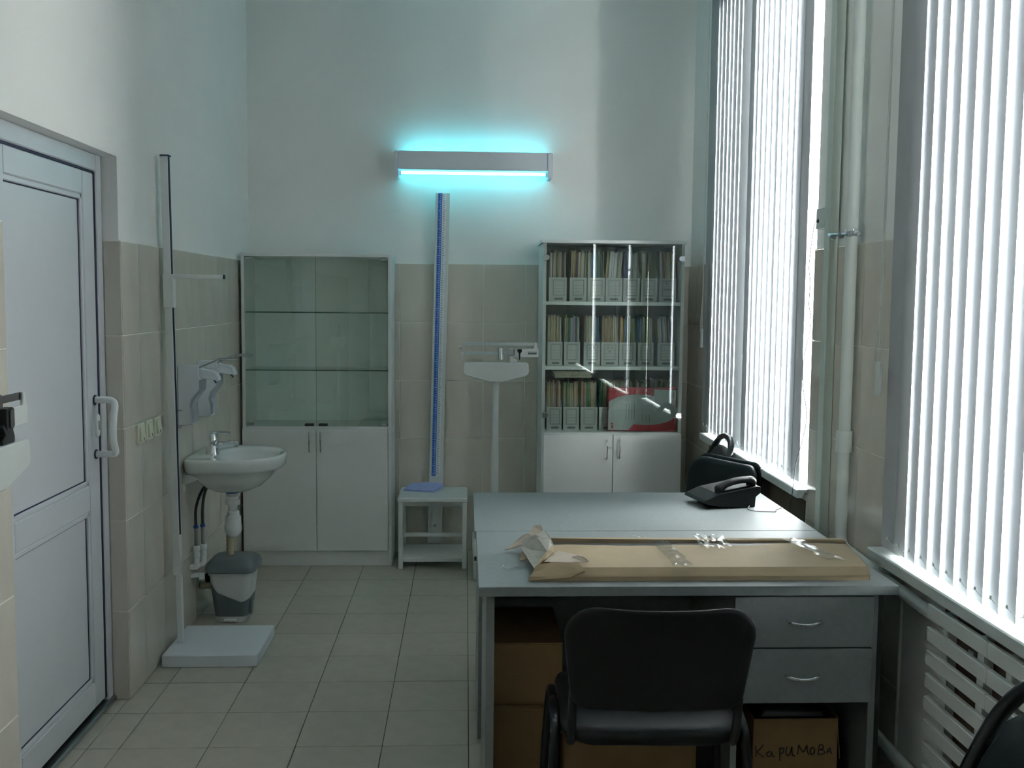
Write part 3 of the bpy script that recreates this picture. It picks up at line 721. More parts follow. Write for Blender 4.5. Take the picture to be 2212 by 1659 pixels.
while z < 2.16:
    L_ = 0.011 if k % 5 else 0.016
    tk.box(*[rule_pt(0.0395 - 0.003 - L_, z, 0)[0], rule_pt(0.0395 - 0.003, z, 0)[0]], 6.1484, 6.1490, z, z + 0.005)
    tk3.box(rule_pt(0.016, z, 0)[0], rule_pt(0.019, z, 0)[0], 6.1484, 6.1490, z, z + 0.003)
    tk2.box(rule_pt(0.0435, z, 0)[0], rule_pt(0.0435 + L_, z, 0)[0], 6.1484, 6.1490, z, z + 0.004)
    z += 0.0105; k += 1
tk.build('blue_scale_figures', mat('pale_blue_ink', (0.30, 0.50, 0.80), 0.5), bd, kind='stuff')
tk3.build('blue_scale_ticks', MATS['pale_blue_ink'], bd, kind='stuff')
tk2.build('white_scale_figures', mat('soft_grey_ink', (0.28, 0.33, 0.36), 0.6), bd, kind='stuff')
for z in (0.35, 0.171): MB().lathe([(0.008, 6.142), (0.008, 6.150)], (rule_pt(0.042, z, 0)[0], 0, z), 'y', 10).build('bolt', mSTEEL, t)
# cloth on the seat
cl = MB(); nx, ny = 14, 10
random.seed(3)
corner = [Vector((-0.362, 5.995)), Vector((-0.182, 5.945)), Vector((-0.128, 6.095)), Vector((-0.325, 6.118))]
def cz(u, v): return 0.4165 + 0.006 * math.sin(5 * u + 2) * math.sin(4 * v) + 0.020 * (v ** 2) + (0.010 * max(0, 0.35 - v) * math.sin(9 * u) ** 2) + 0.004
top = [[None] * (nx + 1) for _ in range(ny + 1)]; vs = []; fs = []
for side in (0, 1):
    for j in range(ny + 1):
        for i in range(nx + 1):
            u, v = i / nx, j / ny
            p = corner[0].lerp(corner[1], u).lerp(corner[3].lerp(corner[2], u), v)
            vs.append((p.x, p.y, cz(u, v) if side == 0 else 0.4128))
n1 = (nx + 1) * (ny + 1)
for j in range(ny):
    for i in range(nx):
        q = (j * (nx + 1) + i, j * (nx + 1) + i + 1, (j + 1) * (nx + 1) + i + 1, (j + 1) * (nx + 1) + i)
        fs.append(q); fs.append(tuple(n1 + a for a in q[::-1]))
edge = [i for i in range(nx + 1)] + [(j + 1) * (nx + 1) - 1 for j in range(1, ny + 1)] + [ny * (nx + 1) + i for i in range(nx - 1, -1, -1)] + [j * (nx + 1) for j in range(ny - 1, 0, -1)]
for k in range(len(edge)):
    a, b = edge[k], edge[(k + 1) % len(edge)]; fs.append((a, n1 + a, n1 + b, b))
tag(MB().add(vs, fs).build('folded_cloth', mCLOTH, smooth=True, auto=1.0), 'folded lavender cloth lying on the white height rule seat', 'cloth')

# ------------------------------------------------------------------ balance scales
def balance(label, loc, rz, dark):
    t = thing('balance_scale', label, 'scale', loc, rz, local=True)
    hp = [(-0.176, 1.190), (0.180, 1.190), (0.186, 1.142), (0.180, 1.126), (0.168, 1.119), (0.040, 1.084), (-0.036, 1.084), (-0.166, 1.119), (-0.178, 1.126), (-0.184, 1.142)]
    MB().prism(hp, -0.05, 0.05, 'y').build('head', mSCALEP, t, bevel=0.004)
    MB().cyl((0, 0, 0.18), (0, 0, 1.088), 0.0205).build('column', mSCALEP, t, smooth=True)
    B(-0.12, 0.17, -0.22, 0.06, 0.0, 0.110).build('base', mSCALEP, t, bevel=0.008)
    B(-0.115, 0.165, -0.21, 0.05, 0.110, 0.135).build('base_gap', mBLACKPL, t)
    B(-0.125, 0.175, -0.225, 0.065, 0.135, 0.215).build('platform', mSCALEP, t, bevel=0.008)
    bm_ = mDARKSTEEL if dark else mBEAM
    B(-0.178, 0.225, -0.014, -0.009, 1.285, 1.304).build('upper_beam', bm_, t, bevel=0.001)
    B(-0.170, 0.10, -0.016, -0.008, 1.234, 1.252).build('lower_beam', bm_, t, bevel=0.001)
    B(-0.185, -0.173, -0.016, -0.006, 1.232, 1.304).build('beam_end', mBEAM, t, bevel=0.001)
    MB().prism([(0.09, 1.222), (0.238, 1.222), (0.242, 1.262), (0.235, 1.275), (0.228, 1.304), (0.216, 1.304), (0.212, 1.272), (0.09, 1.268)], -0.022, -0.014, 'y').build('beam_plate', mSCALEP, t, bevel=0.002)
    MB().cyl((-0.188, -0.01, 1.240), (-0.188, -0.024, 1.240), 0.009).build('pivot_knob', mSCALEP, t, smooth=True)
    MB().cyl((-0.205, -0.012, 1.275), (-0.190, -0.012, 1.275), 0.007).build('adjuster', mCHROME, t, smooth=True)
    MB().tube(spline([(-0.188, -0.016, 1.232), (-0.186, -0.016, 1.212), (-0.172, -0.016, 1.196), (-0.168, -0.012, 1.186)], 4), 0.0022, 6).build('pointer_wire', mSCALEP, t, smooth=True)
    if not dark:
        MB().cyl((0.026, -0.018, 1.208), (0.026, -0.018, 1.274), 0.0175, seg=20).build('sliding_weight', mCHROME, t, smooth=True)
        B(0.073, 0.103, -0.030, 0.0, 1.230, 1.272).build('weight_block', mCHROME, t, bevel=0.003)
        MB().prism([(0.076, 1.189), (0.120, 1.189), (0.118, 1.205), (0.102, 1.212), (0.102, 1.235), (0.076, 1.235)], -0.02, 0.01, 'y').build('bracket', mSCALEP, t, bevel=0.002)
        MB().prism([(0.122, 1.268), (0.144, 1.268), (0.146, 1.256), (0.137, 1.244), (0.1355, 1.208), (0.1305, 1.208), (0.129, 1.244), (0.120, 1.256)], -0.030, -0.022, 'y').build('lock_screw', mBLACKPL, t, bevel=0.001)
        MB().cyl((0.180, -0.026, 1.247), (0.228, -0.026, 1.247), 0.0075).build('zero_weight', mSTEEL, t, smooth=True)
    else:
        B(0.048, 0.074, -0.035, 0.012, 1.276, 1.312).build('sliding_weight', mDARKSTEEL, t, bevel=0.004)
        MB().prism([(0.050, 1.190), (0.118, 1.190), (0.120, 1.206), (0.112, 1.222), (0.122, 1.240), (0.122, 1.272), (0.114, 1.278), (0.076, 1.276), (0.076, 1.226), (0.062, 1.240), (0.054, 1.234), (0.070, 1.212), (0.050, 1.200)], -0.040, -0.018, 'y').build('weight_clamp', mBLACKPL, t, bevel=0.002)
        MB().prism(rrect(0.022, 0.045, 0.008, 4, 0.100, 1.250), -0.044, -0.040, 'y').build('clamp_plate', mDARKSTEEL, t)
    return t
balance('white balance scale with chrome weights against the back wall, beside the document cabinet', (0.170, 5.75, 0), 0, False)
balance('white balance scale with black clamp at left edge, in front of the door', (-1.150, 2.445, 0), PI / 2, True)

# ------------------------------------------------------------------ stadiometer by the left wall
t = thing('stadiometer', 'white stadiometer post with square foot plate and sliding arm, beside the door', 'height meter', (-1.07, 4.43, 0))
B(-1.262, -0.866, 4.232, 4.628, 0.0, 0.052).build('foot_plate', mat('white_foot_plate', (0.70, 0.75, 0.80), 0.4), t, bevel=0.003)
def post(z, du, dv):       # the post leans a little away from the wall towards its foot
    k = (z - 0.05) / 2.08
    return Vector((-1.215 - 0.024 * k + du, 4.395 - 0.005 * k + dv, z))
def post_box(u0, u1, v0, v1, z0, z1):
    vs = [post(z, u, v) for z in (z0, z1) for u, v in ((u0, v0), (u1, v0), (u1, v1), (u0, v1))]
    return MB().add(vs, [(0, 3, 2, 1), (4, 5, 6, 7), (0, 1, 5, 4), (1, 2, 6, 5), (2, 3, 7, 6), (3, 0, 4, 7)])
post_box(-0.024, 0.000, -0.010, 0.020, 0.050, 0.430).build('lower_post', mWHITE, t, bevel=0.002)
pu = post_box(-0.032, 0.000, -0.014, 0.024, 0.352, 2.128).build('upper_post', mWHITE, t, bevel=0.002)
post_box(0.000, 0.0035, -0.012, 0.004, 0.53, 2.130).build('blue_edge', mGASKET, pu)
post_box(-0.032, 0.004, -0.014, 0.024, 2.128, 2.134).build('post_cap', mGASKET, pu)
sl = post_box(-0.035, 0.006, -0.017, 0.026, 1.500, 1.640).build('slider', mWHITE, t, bevel=0.002)
p = post(1.628, 0, 0)
arm = MB().obox((p.x + 0.108, p.y, 1.631), (0.212, 0.020, 0.017), (0, 0.0, 0)).build('slider_arm', mWHITE, sl, bevel=0.002)
B(p.x + 0.2145, p.x + 0.2185, p.y - 0.011, p.y + 0.011, 1.622, 1.640).build('arm_tip', mGASKET, sl)
for z in (1.06, 0.99): post_box(0.000, 0.020, 0.004, 0.012, z, z + 0.006).build('peg', mSTEEL, t)

# ------------------------------------------------------------------ wash basin
SX, SY, SZ = -1.095, 4.865, 0.812
t = thing('wash_basin', 'white ceramic wash basin with chrome tap on the left wall', 'sink', (SX, SY, 0.0))
NS = 56
def outline(k, a, bF, bB, nF, nB, cx):
    th = 2 * PI * k / NS; c, s = math.cos(th), math.sin(th)
    b_, n_ = (bF, nF) if c >= 0 else (bB, nB)
    r = (abs(c / b_) ** n_ + abs(s / a) ** n_) ** (-1.0 / n_)
    return cx + r * c, SY + r * s
def ring(sc, z, a=0.248, bF=0.247, bB=0.186, nF=2.3, nB=7, cx=SX): return [(*outline(k, a * sc, bF * sc, bB * sc, nF, nB, cx), z) for k in range(NS)]
def ring2(sc, z, cx=-1.055): return [(*outline(k, 0.198 * sc, 0.178 * sc, 0.120 * sc, 2.2, 2.4, cx), z) for k in range(NS)]
basin = MB()
rs = [ring(0.16, 0.630), ring(0.34, 0.636), ring(0.56, 0.662), ring(0.74, 0.705), ring(0.86, 0.742, bB=0.2), ring(0.955, 0.750, bB=0.192), ring(0.985, 0.760, bB=0.188), ring(1.0, 0.785), ring(1.0, 0.800), ring(0.990, 0.809), ring(0.965, 0.813), ring(0.93, 0.811)]
rs += [ring2(1.06, 0.809), ring2(1.0, 0.804), ring2(0.96, 0.790), ring2(0.88, 0.755), ring2(0.72, 0.712), ring2(0.48, 0.684), ring2(0.22, 0.674), ring2(0.10, 0.670)]
basin.rings(rs).build('basin', mCERAMIC, t, smooth=True, auto=1.2)
fx, fy = -1.192, 4.852
fa = MB().lathe([(0.031, 0.804), (0.030, 0.812), (0.0265, 0.820), (0.0255, 0.862), (0.027, 0.888), (0.021, 0.905), (0.004, 0.911)], (fx, fy, 0), 'z', 20).build('tap', mCHROME, t, smooth=True)
MB().tube(spline([(fx + 0.01, fy, 0.846), (fx + 0.05, fy, 0.852), (fx + 0.095, fy, 0.858), (fx + 0.122, fy, 0.857)], 4), [0.019] * 4 + [0.0145] * 4 + [0.0125] * 5, 10, flat=0.9).build('spout', mCHROME, fa, smooth=True)
MB().cyl((fx + 0.112, fy, 0.858), (fx + 0.112, fy, 0.840), 0.0105).build('aerator', mCHROME, fa, smooth=True)
MB().tube(spline([(fx - 0.008, fy, 0.900), (fx + 0.03, fy, 0.909), (fx + 0.085, fy, 0.908)], 5), [0.013] * 4 + [0.008] * 4 + [0.006] * 3, 8, flat=1.6).build('lever', mCHROME, fa, smooth=True)
br = B(XL + 0.001, XL + 0.005, 4.672, 4.700, 0.660, 0.745).build('bracket_plate', mWHITE, t)
MB().prism([(XL + 0.005, 0.737), (XL + 0.245, 0.737), (XL + 0.245, 0.727), (XL + 0.095, 0.727), (XL + 0.005, 0.690)], 4.676, 4.696, 'y').build('bracket_arm', mWHITE, t)
MB().prism([(XL + 0.005, 0.737), (XL + 0.245, 0.737), (XL + 0.245, 0.727), (XL + 0.095, 0.727), (XL + 0.005, 0.690)], 5.02, 5.04, 'y').build('bracket_arm', mWHITE, t)
tx, ty = -1.098, 4.852
MB().cyl((tx, ty, 0.624), (tx, ty, 0.632), 0.036, seg=24).build('drain_ring', mat('blue_gasket', (0.02, 0.07, 0.35), 0.4), t, smooth=True)
MB().lathe([(0.031, 0.624), (0.030, 0.608), (0.024, 0.604), (0.024, 0.592), (0.033, 0.590), (0.033, 0.566), (0.021, 0.564), (0.021, 0.536), (0.028, 0.533), (0.030, 0.512),
            (0.036, 0.508), (0.037, 0.470), (0.040, 0.462), (0.041, 0.448), (0.032, 0.424), (0.018, 0.412), (0.004, 0.411)], (tx, ty, 0), 'z', 24).build('siphon', mWHITE, t, smooth=True, auto=0.9)
prof = []
sp = spline([(tx - 0.006, ty + 0.036, 0.515), (tx - 0.012, ty + 0.075, 0.50), (tx - 0.034, ty + 0.085, 0.44), (tx - 0.036, ty + 0.085, 0.34), (tx - 0.036, ty + 0.085, 0.22), (tx - 0.08, ty + 0.085, 0.16), (XL, ty + 0.085, 0.15)], 10)
MB().tube(sp, [0.0165 + (0.0022 if k % 2 else -0.001) for k in range(len(sp))], 12).build('waste_hose', mHOSETAN, t, smooth=True)
for dy, ex in ((0.0, -0.012), (0.03, 0.012)):
    MB().tube(spline([(fx + 0.004, fy + dy * 0.3, 0.76), (fx - 0.002, fy - 0.02 + dy, 0.70), (-1.228 + ex * 0.5, 4.80 + dy, 0.63), (-1.240 + ex, 4.775 + dy, 0.56), (-1.240 + ex, 4.772 + dy, 0.475)], 6), 0.0068, 8).build('supply_hose', mHOSE, t, smooth=True)
    MB().cyl((-1.240 + ex, 4.772 + dy, 0.478), (-1.240 + ex, 4.772 + dy, 0.388), 0.0082).build('hose_fitting', mSTEEL, t, smooth=True)
    MB().cyl((-1.240 + ex, 4.772 + dy, 0.470), (-1.240 + ex, 4.772 + dy, 0.482), 0.0115).build('blue_collar', MATS['blue_gasket'], t, smooth=True)
    MB().lathe([(0.014, 0.388), (0.017, 0.384), (0.017, 0.366), (0.013, 0.362), (0.013, 0.355), (0.016, 0.350), (0.016, 0.335), (0.013, 0.330)], (-1.240 + ex, 4.772 + dy, 0), 'z', 14).build('valve_socket', mWHITE, t, smooth=True, auto=0.8)
    MB().tube(spline([(-1.240 + ex, 4.772 + dy, 0.334), (-1.240 + ex, 4.772 + dy, 0.302), (-1.252, 4.768 + dy, 0.288), (XL + 0.001, 4.766 + dy, 0.286)], 4), 0.0135, 12).build('elbow', mWHITE, t, smooth=True)
MB().cyl((-1.236, 4.792, 0.250), (-1.236, 4.792, 0.222), 0.014).build('stub_pipe', mWHITE, t, smooth=True)
MB().cyl((-1.236, 4.792, 0.240), (XL, 4.792, 0.240), 0.012).build('stub_pipe', mWHITE, t, smooth=True)

# ------------------------------------------------------------------ elbow soap dispensers
def dispenser(y0, label, nx):
    t = thing('soap_dispenser', label, 'dispenser', (XL, y0, 0.97), group='elbow dispensers above the wash basin')
    w = 0.076
    pf = [(XL + 0.001, 0.972), (XL + 0.066, 0.975), (XL + 0.069, 1.030), (XL + 0.060, 1.060), (XL + 0.068, 1.090), (XL + 0.100, 1.130), (XL + 0.104, 1.180), (XL + 0.096, 1.190), (XL + 0.096, 1.240), (XL + 0.003, 1.240)]
    MB().prism(pf, y0, y0 + w, 'y').build('body', mat('dispenser_white', (0.66, 0.71, 0.76), 0.4), t, bevel=0.003)
    band = [(XL + 0.066, 0.985), (XL + 0.072, 0.985), (XL + 0.075, 1.030), (XL + 0.066, 1.060), (XL + 0.073, 1.086), (XL + 0.107, 1.130), (XL + 0.110, 1.178), (XL + 0.097, 1.178), (XL + 0.097, 1.134), (XL + 0.062, 1.092), (XL + 0.054, 1.062), (XL + 0.062, 1.030)]
    MB().prism(band, y0 - 0.002, y0 + w + 0.002, 'y').build('bottle_edge', mat('dispenser_grey', (0.36, 0.40, 0.46), 0.45), t, bevel=0.001)
    hd = [(XL + 0.094, 1.232), (XL + 0.108, 1.224), (XL + 0.150, 1.220), (XL + 0.168, 1.208), (XL + 0.178, 1.186), (XL + 0.180, 1.172), (XL + 0.168, 1.174), (XL + 0.104, 1.182), (XL + 0.094, 1.186)]
    hdo = MB().prism(hd, y0 + 0.010, y0 + w - 0.010, 'y').build('pump_head', MATS['dispenser_white'], t, bevel=0.003)
    MB().cyl((XL + 0.150, y0 + w / 2, 1.178), (XL + 0.164, y0 + w / 2, 1.160), 0.0035).build('nozzle', mDARKSTEEL, hdo)
    ya, yb_ = y0 + 0.010, y0 + w - 0.012
    path = [(XL + 0.092, ya, 1.230), (XL + 0.120, ya, 1.242), (XL + 0.165, ya + 0.004, 1.262), (XL + 0.182, ya + 0.006, 1.266), (XL + 0.240, ya + 0.006, 1.264), (XL + 0.256, ya + 0.022, 1.266), (XL + 0.256, yb_ - 0.022, 1.268),
            (XL + 0.240, yb_ - 0.006, 1.270), (XL + 0.182, yb_ - 0.006, 1.270), (XL + 0.165, yb_ - 0.004, 1.264), (XL + 0.120, yb_, 1.244), (XL + 0.092, yb_, 1.232)]
    MB().tube(spline(path, 4), 0.0032, 8).build('elbow_lever', mSTEEL, t, smooth=True)
dispenser(4.610, 'white elbow soap dispenser nearer the stadiometer post, over the wash basin', 0)
dispenser(4.945, 'white elbow soap dispenser nearer the medicine cabinet, over the wash basin', 1)

# ------------------------------------------------------------------ switches
for k, (yy, zz, lab) in enumerate(((4.068, 1.008, 'cream light switch nearest the door, first of three'), (4.175, 1.010, 'cream light switch in the middle of three'), (4.286, 1.011, 'cream light switch nearest the stadiometer post, last of three'))):
    s = thing('light_switch', lab, 'switch', (XL, yy, zz), group='three cream switches on the tiled wall')
    B(XL, XL + 0.010, yy - 0.043, yy + 0.043, zz - 0.040, zz + 0.040).build('plate', mCREAM, s, bevel=0.004, bseg=2)
    r = MB().prism([(XL + 0.010, zz - 0.028), (XL + 0.020, zz - 0.026), (XL + 0.013, zz + 0.028), (XL + 0.010, zz + 0.028)], yy - 0.024, yy + 0.024, 'y').build('rocker', mCREAM, s, bevel=0.002)
    B(XL + 0.0175, XL + 0.0205, yy - 0.004, yy + 0.004, zz - 0.024, zz - 0.014).build('indicator', mat('indicator_grey', (0.2, 0.2, 0.15), 0.5), s)

# ------------------------------------------------------------------ pedal bin
t = thing('pedal_bin', 'small white and grey pedal bin with lid, under the wash basin', 'bin', (-1.115, 4.915, 0))
bxc, byc = -1.112, 4.918
def bring(w, d_, r, z): return [(p[0], p[1], z) for p in rrect(w, d_, r, 6, bxc, byc)]
MB().rings([bring(0.146, 0.170, 0.03, 0.0), bring(0.150, 0.174, 0.032, 0.004), bring(0.176, 0.190, 0.034, 0.120), bring(0.200, 0.206, 0.036, 0.226), bring(0.210, 0.214, 0.037, 0.228), bring(0.212, 0.216, 0.037, 0.244), bring(0.20, 0.2, 0.036, 0.244)]).build('body', mBINWHITE, t, smooth=True, auto=0.6)
nb = len(bring(0.1, 0.1, 0.02, 0))
def lerpw(z): k = z / 0.226; return 0.146 + 0.054 * k, 0.170 + 0.036 * k
r0, r1, r2 = [], [], []
for i in range(nb):
    pb = bring(*[v + 0.004 for v in lerpw(0.028)], 0.033, 0.028)[i]
    u = (pb[0] - bxc) / 0.08
    zt_ = 0.105 - 0.035 * u + 0.05 * u * u * (1.3 if u < 0 else 0.9) - (0.012 if abs(u) < 0.4 else 0)
    wt = [v + 0.004 for v in lerpw(zt_)]
    pt = bring(*wt, 0.035, zt_)[i]
    wi = [v - 0.004 for v in lerpw(zt_)]
    r0.append(pb); r1.append(pt); r2.append(bring(*wi, 0.035, zt_)[i])
MB().rings([r0, r1, r2], False, False).build('grey_skirt', mBINGREY, t, smooth=True, auto=0.6)
MB().rings([bring(0.214, 0.218, 0.038, 0.240), bring(0.236, 0.236, 0.042, 0.246), bring(0.240, 0.238, 0.044, 0.264), bring(0.222, 0.222, 0.042, 0.284), bring(0.178, 0.180, 0.036, 0.300), bring(0.120, 0.12, 0.03, 0.304)]).build('lid', mBINGREY, t, smooth=True, auto=0.7)
B(bxc - 0.030, bxc + 0.030, byc - 0.108, byc - 0.080, 0.006, 0.018).build('pedal', mBINWHITE, t, bevel=0.004)
B(bxc + 0.084, bxc + 0.094, byc - 0.055, byc - 0.02, 0.03, 0.10).build('side_hinge', mBINGREY, t, bevel=0.003)
B(bxc - 0.135, bxc - 0.104, byc - 0.02, byc + 0.02, 0.175, 0.218).build('rear_hinge', mBLACKPL, t, bevel=0.003)

# ------------------------------------------------------------------ desks
def desk_handle(x, y, z, par):
    p = [(x - 0.050, y, z), (x - 0.044, y - 0.014, z - 0.001), (x - 0.02, y - 0.022, z - 0.005), (x, y - 0.024, z - 0.006), (x + 0.02, y - 0.022, z - 0.005), (x + 0.044, y - 0.014, z - 0.001), (x + 0.050, y, z)]
    MB().tube(spline(p, 4), 0.0042, 8, flat=0.7).build('handle', mCHROME, par, smooth=True)
t = thing('desk', 'grey desk with two drawers, carrying the long cardboard carton', 'desk', (0.64, 3.15, 0))
B(0.040, 1.236, 2.805, 3.492, 0.722, 0.750).build('top', mGREYLAM, t, bevel=0.0015)
B(0.062, 0.086, 2.835, 3.470, 0.0, 0.722).build('side_panel', mGREYEDGE, t, bevel=0.001)
B(1.178, 1.198, 2.850, 3.470, 0.0, 0.722).build('side_panel', mGREYEDGE, t, bevel=0.001)
B(1.199, 1.216, 2.862, 3.470, 0.03, 0.720).build('outer_panel', mDARKPANEL, t)
B(0.086, 1.178, 3.400, 3.418, 0.300, 0.722).build('modesty_panel', mGREYLAM, t)
B(0.774, 0.792, 2.845, 3.390, 0.0, 0.722).build('drawer_box_side', mGREYEDGE, t)
B(0.792, 1.178, 2.845, 3.390, 0.392, 0.408).build('drawer_box_base', mGREYEDGE, t)
for z0, z1, hz in ((0.5635, 0.712, 0.642), (0.400, 0.559, 0.482)):
    dr = B(0.772, 1.176, 2.826, 2.844, z0, z1).build('drawer', mGREYLAM, t, bevel=0.001)
    desk_handle(0.972, 2.826, hz, dr)
t = thing('desk', 'grey desk carrying the telephone, behind the desk with drawers', 'desk', (0.64, 3.85, 0))
B(0.034, 1.238, 3.4945, 4.198, 0.722, 0.750).build('top', mGREYLAM, t, bevel=0.0015)
B(0.050, 0.070, 3.51, 4.18, 0.0, 0.722).build('side_panel', mGREYEDGE, t, bevel=0.001)
B(1.196, 1.214, 3.51, 4.18, 0.0, 0.722).build('side_panel', mGREYEDGE, t, bevel=0.001)
B(0.070, 1.196, 3.56, 3.578, 0.06, 0.722).build('modesty_panel', mGREYLAM, t)

# ------------------------------------------------------------------ flattened carton on the desk
t = thing('cardboard_carton', 'long flat brown cardboard carton with torn left end, taped, lying on the desk', 'carton', (0.68, 3.05, 0.75))
Z0 = 0.7505
def quadbox(pts, z0s, z1s):
    vs = [(p[0], p[1], a) for p, a in zip(pts, z0s)] + [(p[0], p[1], b) for p, b in zip(pts, z1s)]
    return MB().add(vs, [(0, 3, 2, 1), (4, 5, 6, 7), (0, 1, 5, 4), (1, 2, 6, 5), (2, 3, 7, 6), (3, 0, 4, 7)])
# front edge wall, bevelled chamfer, top sheet, rear lip, right end
quadbox([(0.186, 2.858), (1.172, 2.860), (1.174, 2.866), (0.188, 2.864)], [Z0] * 4, [0.764, 0.764, 0.768, 0.768]).build('front_wall', mCARD, t)
ch = MB().add([(0.188, 2.860, 0.766), (1.172, 2.862, 0.766), (1.178, 2.888, 0.7835), (0.212, 2.888, 0.7835), (0.188, 2.864, 0.763), (1.172, 2.866, 0.763), (1.178, 2.889, 0.780), (0.212, 2.889, 0.780)],
              [(0, 1, 2, 3), (7, 6, 5, 4), (0, 4, 5, 1), (1, 5, 6, 2), (2, 6, 7, 3), (3, 7, 4, 0)]).build('front_crease', mCARD, t)
n = 24; vs = []; fs = []
for k in range(n + 1):
    u = k / n; xa = 0.222 + u * 0.96; xb = 0.236 + u * 0.976
    zb = 0.7885 - 0.004 * math.sin(PI * u) + (0.003 * math.sin(17 * u))
    yb2 = 3.128 + 0.030 * u + 0.003 * math.sin(11 * u) + (0.010 if 0.20 < u < 0.34 else 0)
    for (x, y, z) in ((xa - 0.008 + 0.003 * u, 2.888, 0.7835), ((xa + xb) / 2, 3.04, 0.7865 - 0.003 * math.sin(PI * u)), (xb, yb2, zb)): vs += [(x, y, z), (x, y, z - 0.0035)]
m_ = 6
for k in range(n):
    o_ = k * m_
    for a, b in ((0, 2), (2, 4)):
        fs += [(o_ + a, o_ + a + m_, o_ + b + m_, o_ + b), (o_ + a + 1, o_ + b + 1, o_ + b + m_ + 1, o_ + a + m_ + 1)]
    fs += [(o_, o_ + 1, o_ + 1 + m_, o_ + m_), (o_ + 4, o_ + 4 + m_, o_ + 5 + m_, o_ + 5)]
fs += [(0, 2, 3, 1), (2, 4, 5, 3), (n * m_, n * m_ + 1, n * m_ + 3, n * m_ + 2), (n * m_ + 2, n * m_ + 3, n * m_ + 5, n * m_ + 4)]
MB().add(vs, fs).build('top_flap', mCARD, t, smooth=True, auto=0.6)
vs = []; fs = []
for k in range(n + 1):
    u = k / n; x = 0.222 + 1.005 * u; y = 3.190 + 0.016 * (1 - u) ** 2; zt_ = 0.7885 + 0.002 * math.sin(3 * u + 1) + 0.004 * (1 - u) ** 3
    vs += [(x, y, Z0), (x, y, zt_), (x, y + 0.004, zt_), (x, y + 0.004, Z0)]
for k in range(n):
    o_ = k * 4
    for a in range(4): fs.append((o_ + a, o_ + a + 4, o_ + (a + 1) % 4 + 4, o_ + (a + 1) % 4))
fs += [(0, 1, 2, 3), (n * 4 + 3, n * 4 + 2, n * 4 + 1, n * 4)]
MB().add(vs, fs).build('rear_wall', mCARD, t)
quadbox([(0.225, 3.208), (1.222, 3.1935), (1.224, 3.214), (0.232, 3.234)], [0.7865] * 4, [0.7895] * 4).build('rear_flap', mCARD, t)
quadbox([(0.200, 2.868), (1.174, 2.870), (1.222, 3.204), (0.226, 3.214)], [Z0] * 4, [Z0 + 0.003] * 4).build('base_sheet', mCARD, t)
quadbox([(1.174, 2.862), (1.182, 2.906), (1.2175, 3.172), (1.223, 3.206)], [Z0] * 4, [0.765, 0.7825, 0.785, 0.780]).build('right_end', mCARD, t)
B(0.27, 1.19, 3.120, 3.1885, 0.7545, 0.7815).build('slit_shade_bar', mDARKPANEL, t, bevel=0.003)  # added dark bar, stands in for the shade inside the rear slit
# torn left end
def sheet(name, pts, m, th=0.003, parent=t):
    a = [Vector(p) for p in pts]; nrm = Vector((0, 0, 0))
    for i in range(1, len(a) - 1): nrm += (a[i] - a[0]).cross(a[i + 1] - a[0])
    nrm.normalize(); k = len(a)
    vs = [p for p in a] + [p - nrm * th for p in a]
    fs = [tuple(range(k)), tuple(range(2 * k - 1, k - 1, -1))] + [(i, i + k, (i + 1) % k + k, (i + 1) % k) for i in range(k)]
    return MB().add(vs, fs).build(name, m, parent)
sheet('torn_flap', [(0.206, 2.900, 0.770), (0.176, 3.150, 0.775), (0.190, 3.190, 0.795), (0.225, 3.165, 0.812), (0.252, 3.200, 0.818), (0.268, 3.150, 0.812), (0.274, 3.090, 0.800), (0.250, 3.010, 0.797)], mCARDGREY)
sheet('torn_flap', [(0.205, 2.905, 0.775), (0.250, 3.010, 0.801), (0.272, 3.060, 0.803), (0.268, 3.000, 0.797), (0.232, 2.930, 0.794)], mCARD)
sheet('torn_liner', [(0.232, 2.918, 0.7915), (0.262, 3.010, 0.7925), (0.286, 3.035, 0.7930), (0.330, 3.000, 0.7925), (0.352, 2.985, 0.7925), (0.334, 2.950, 0.7920), (0.352, 2.912, 0.7920), (0.300, 2.908, 0.7915)], mCARDIN, 0.0012)
sheet('torn_curl', [(0.318, 2.965, 0.794), (0.336, 2.960, 0.800), (0.352, 2.925, 0.800), (0.362, 2.905, 0.796), (0.352, 2.905, 0.793)], mCARDIN, 0.001)
sheet('torn_corner', [(0.182, 2.858, 0.752), (0.206, 2.890, 0.786), (0.250, 2.900, 0.793), (0.330, 2.896, 0.792), (0.345, 2.866, 0.777), (0.300, 2.856, 0.760)], mCARD, 0.004)
sheet('torn_scrap', [(0.128, 3.190, 0.758), (0.158, 3.230, 0.770), (0.190, 3.240, 0.795), (0.218, 3.235, 0.805), (0.232, 3.205, 0.800), (0.200, 3.185, 0.785), (0.165, 3.180, 0.768)], mCARDIN, 0.002)
sheet('torn_scrap', [(0.205, 3.222, 0.800), (0.222, 3.262, 0.818), (0.246, 3.252, 0.824), (0.256, 3.215, 0.806), (0.230, 3.205, 0.796)], mCARDIN, 0.002)
sheet('torn_scrap', [(0.170, 3.080, 0.752), (0.184, 3.150, 0.775), (0.196, 3.150, 0.780), (0.190, 3.060, 0.762)], mCARD, 0.002)
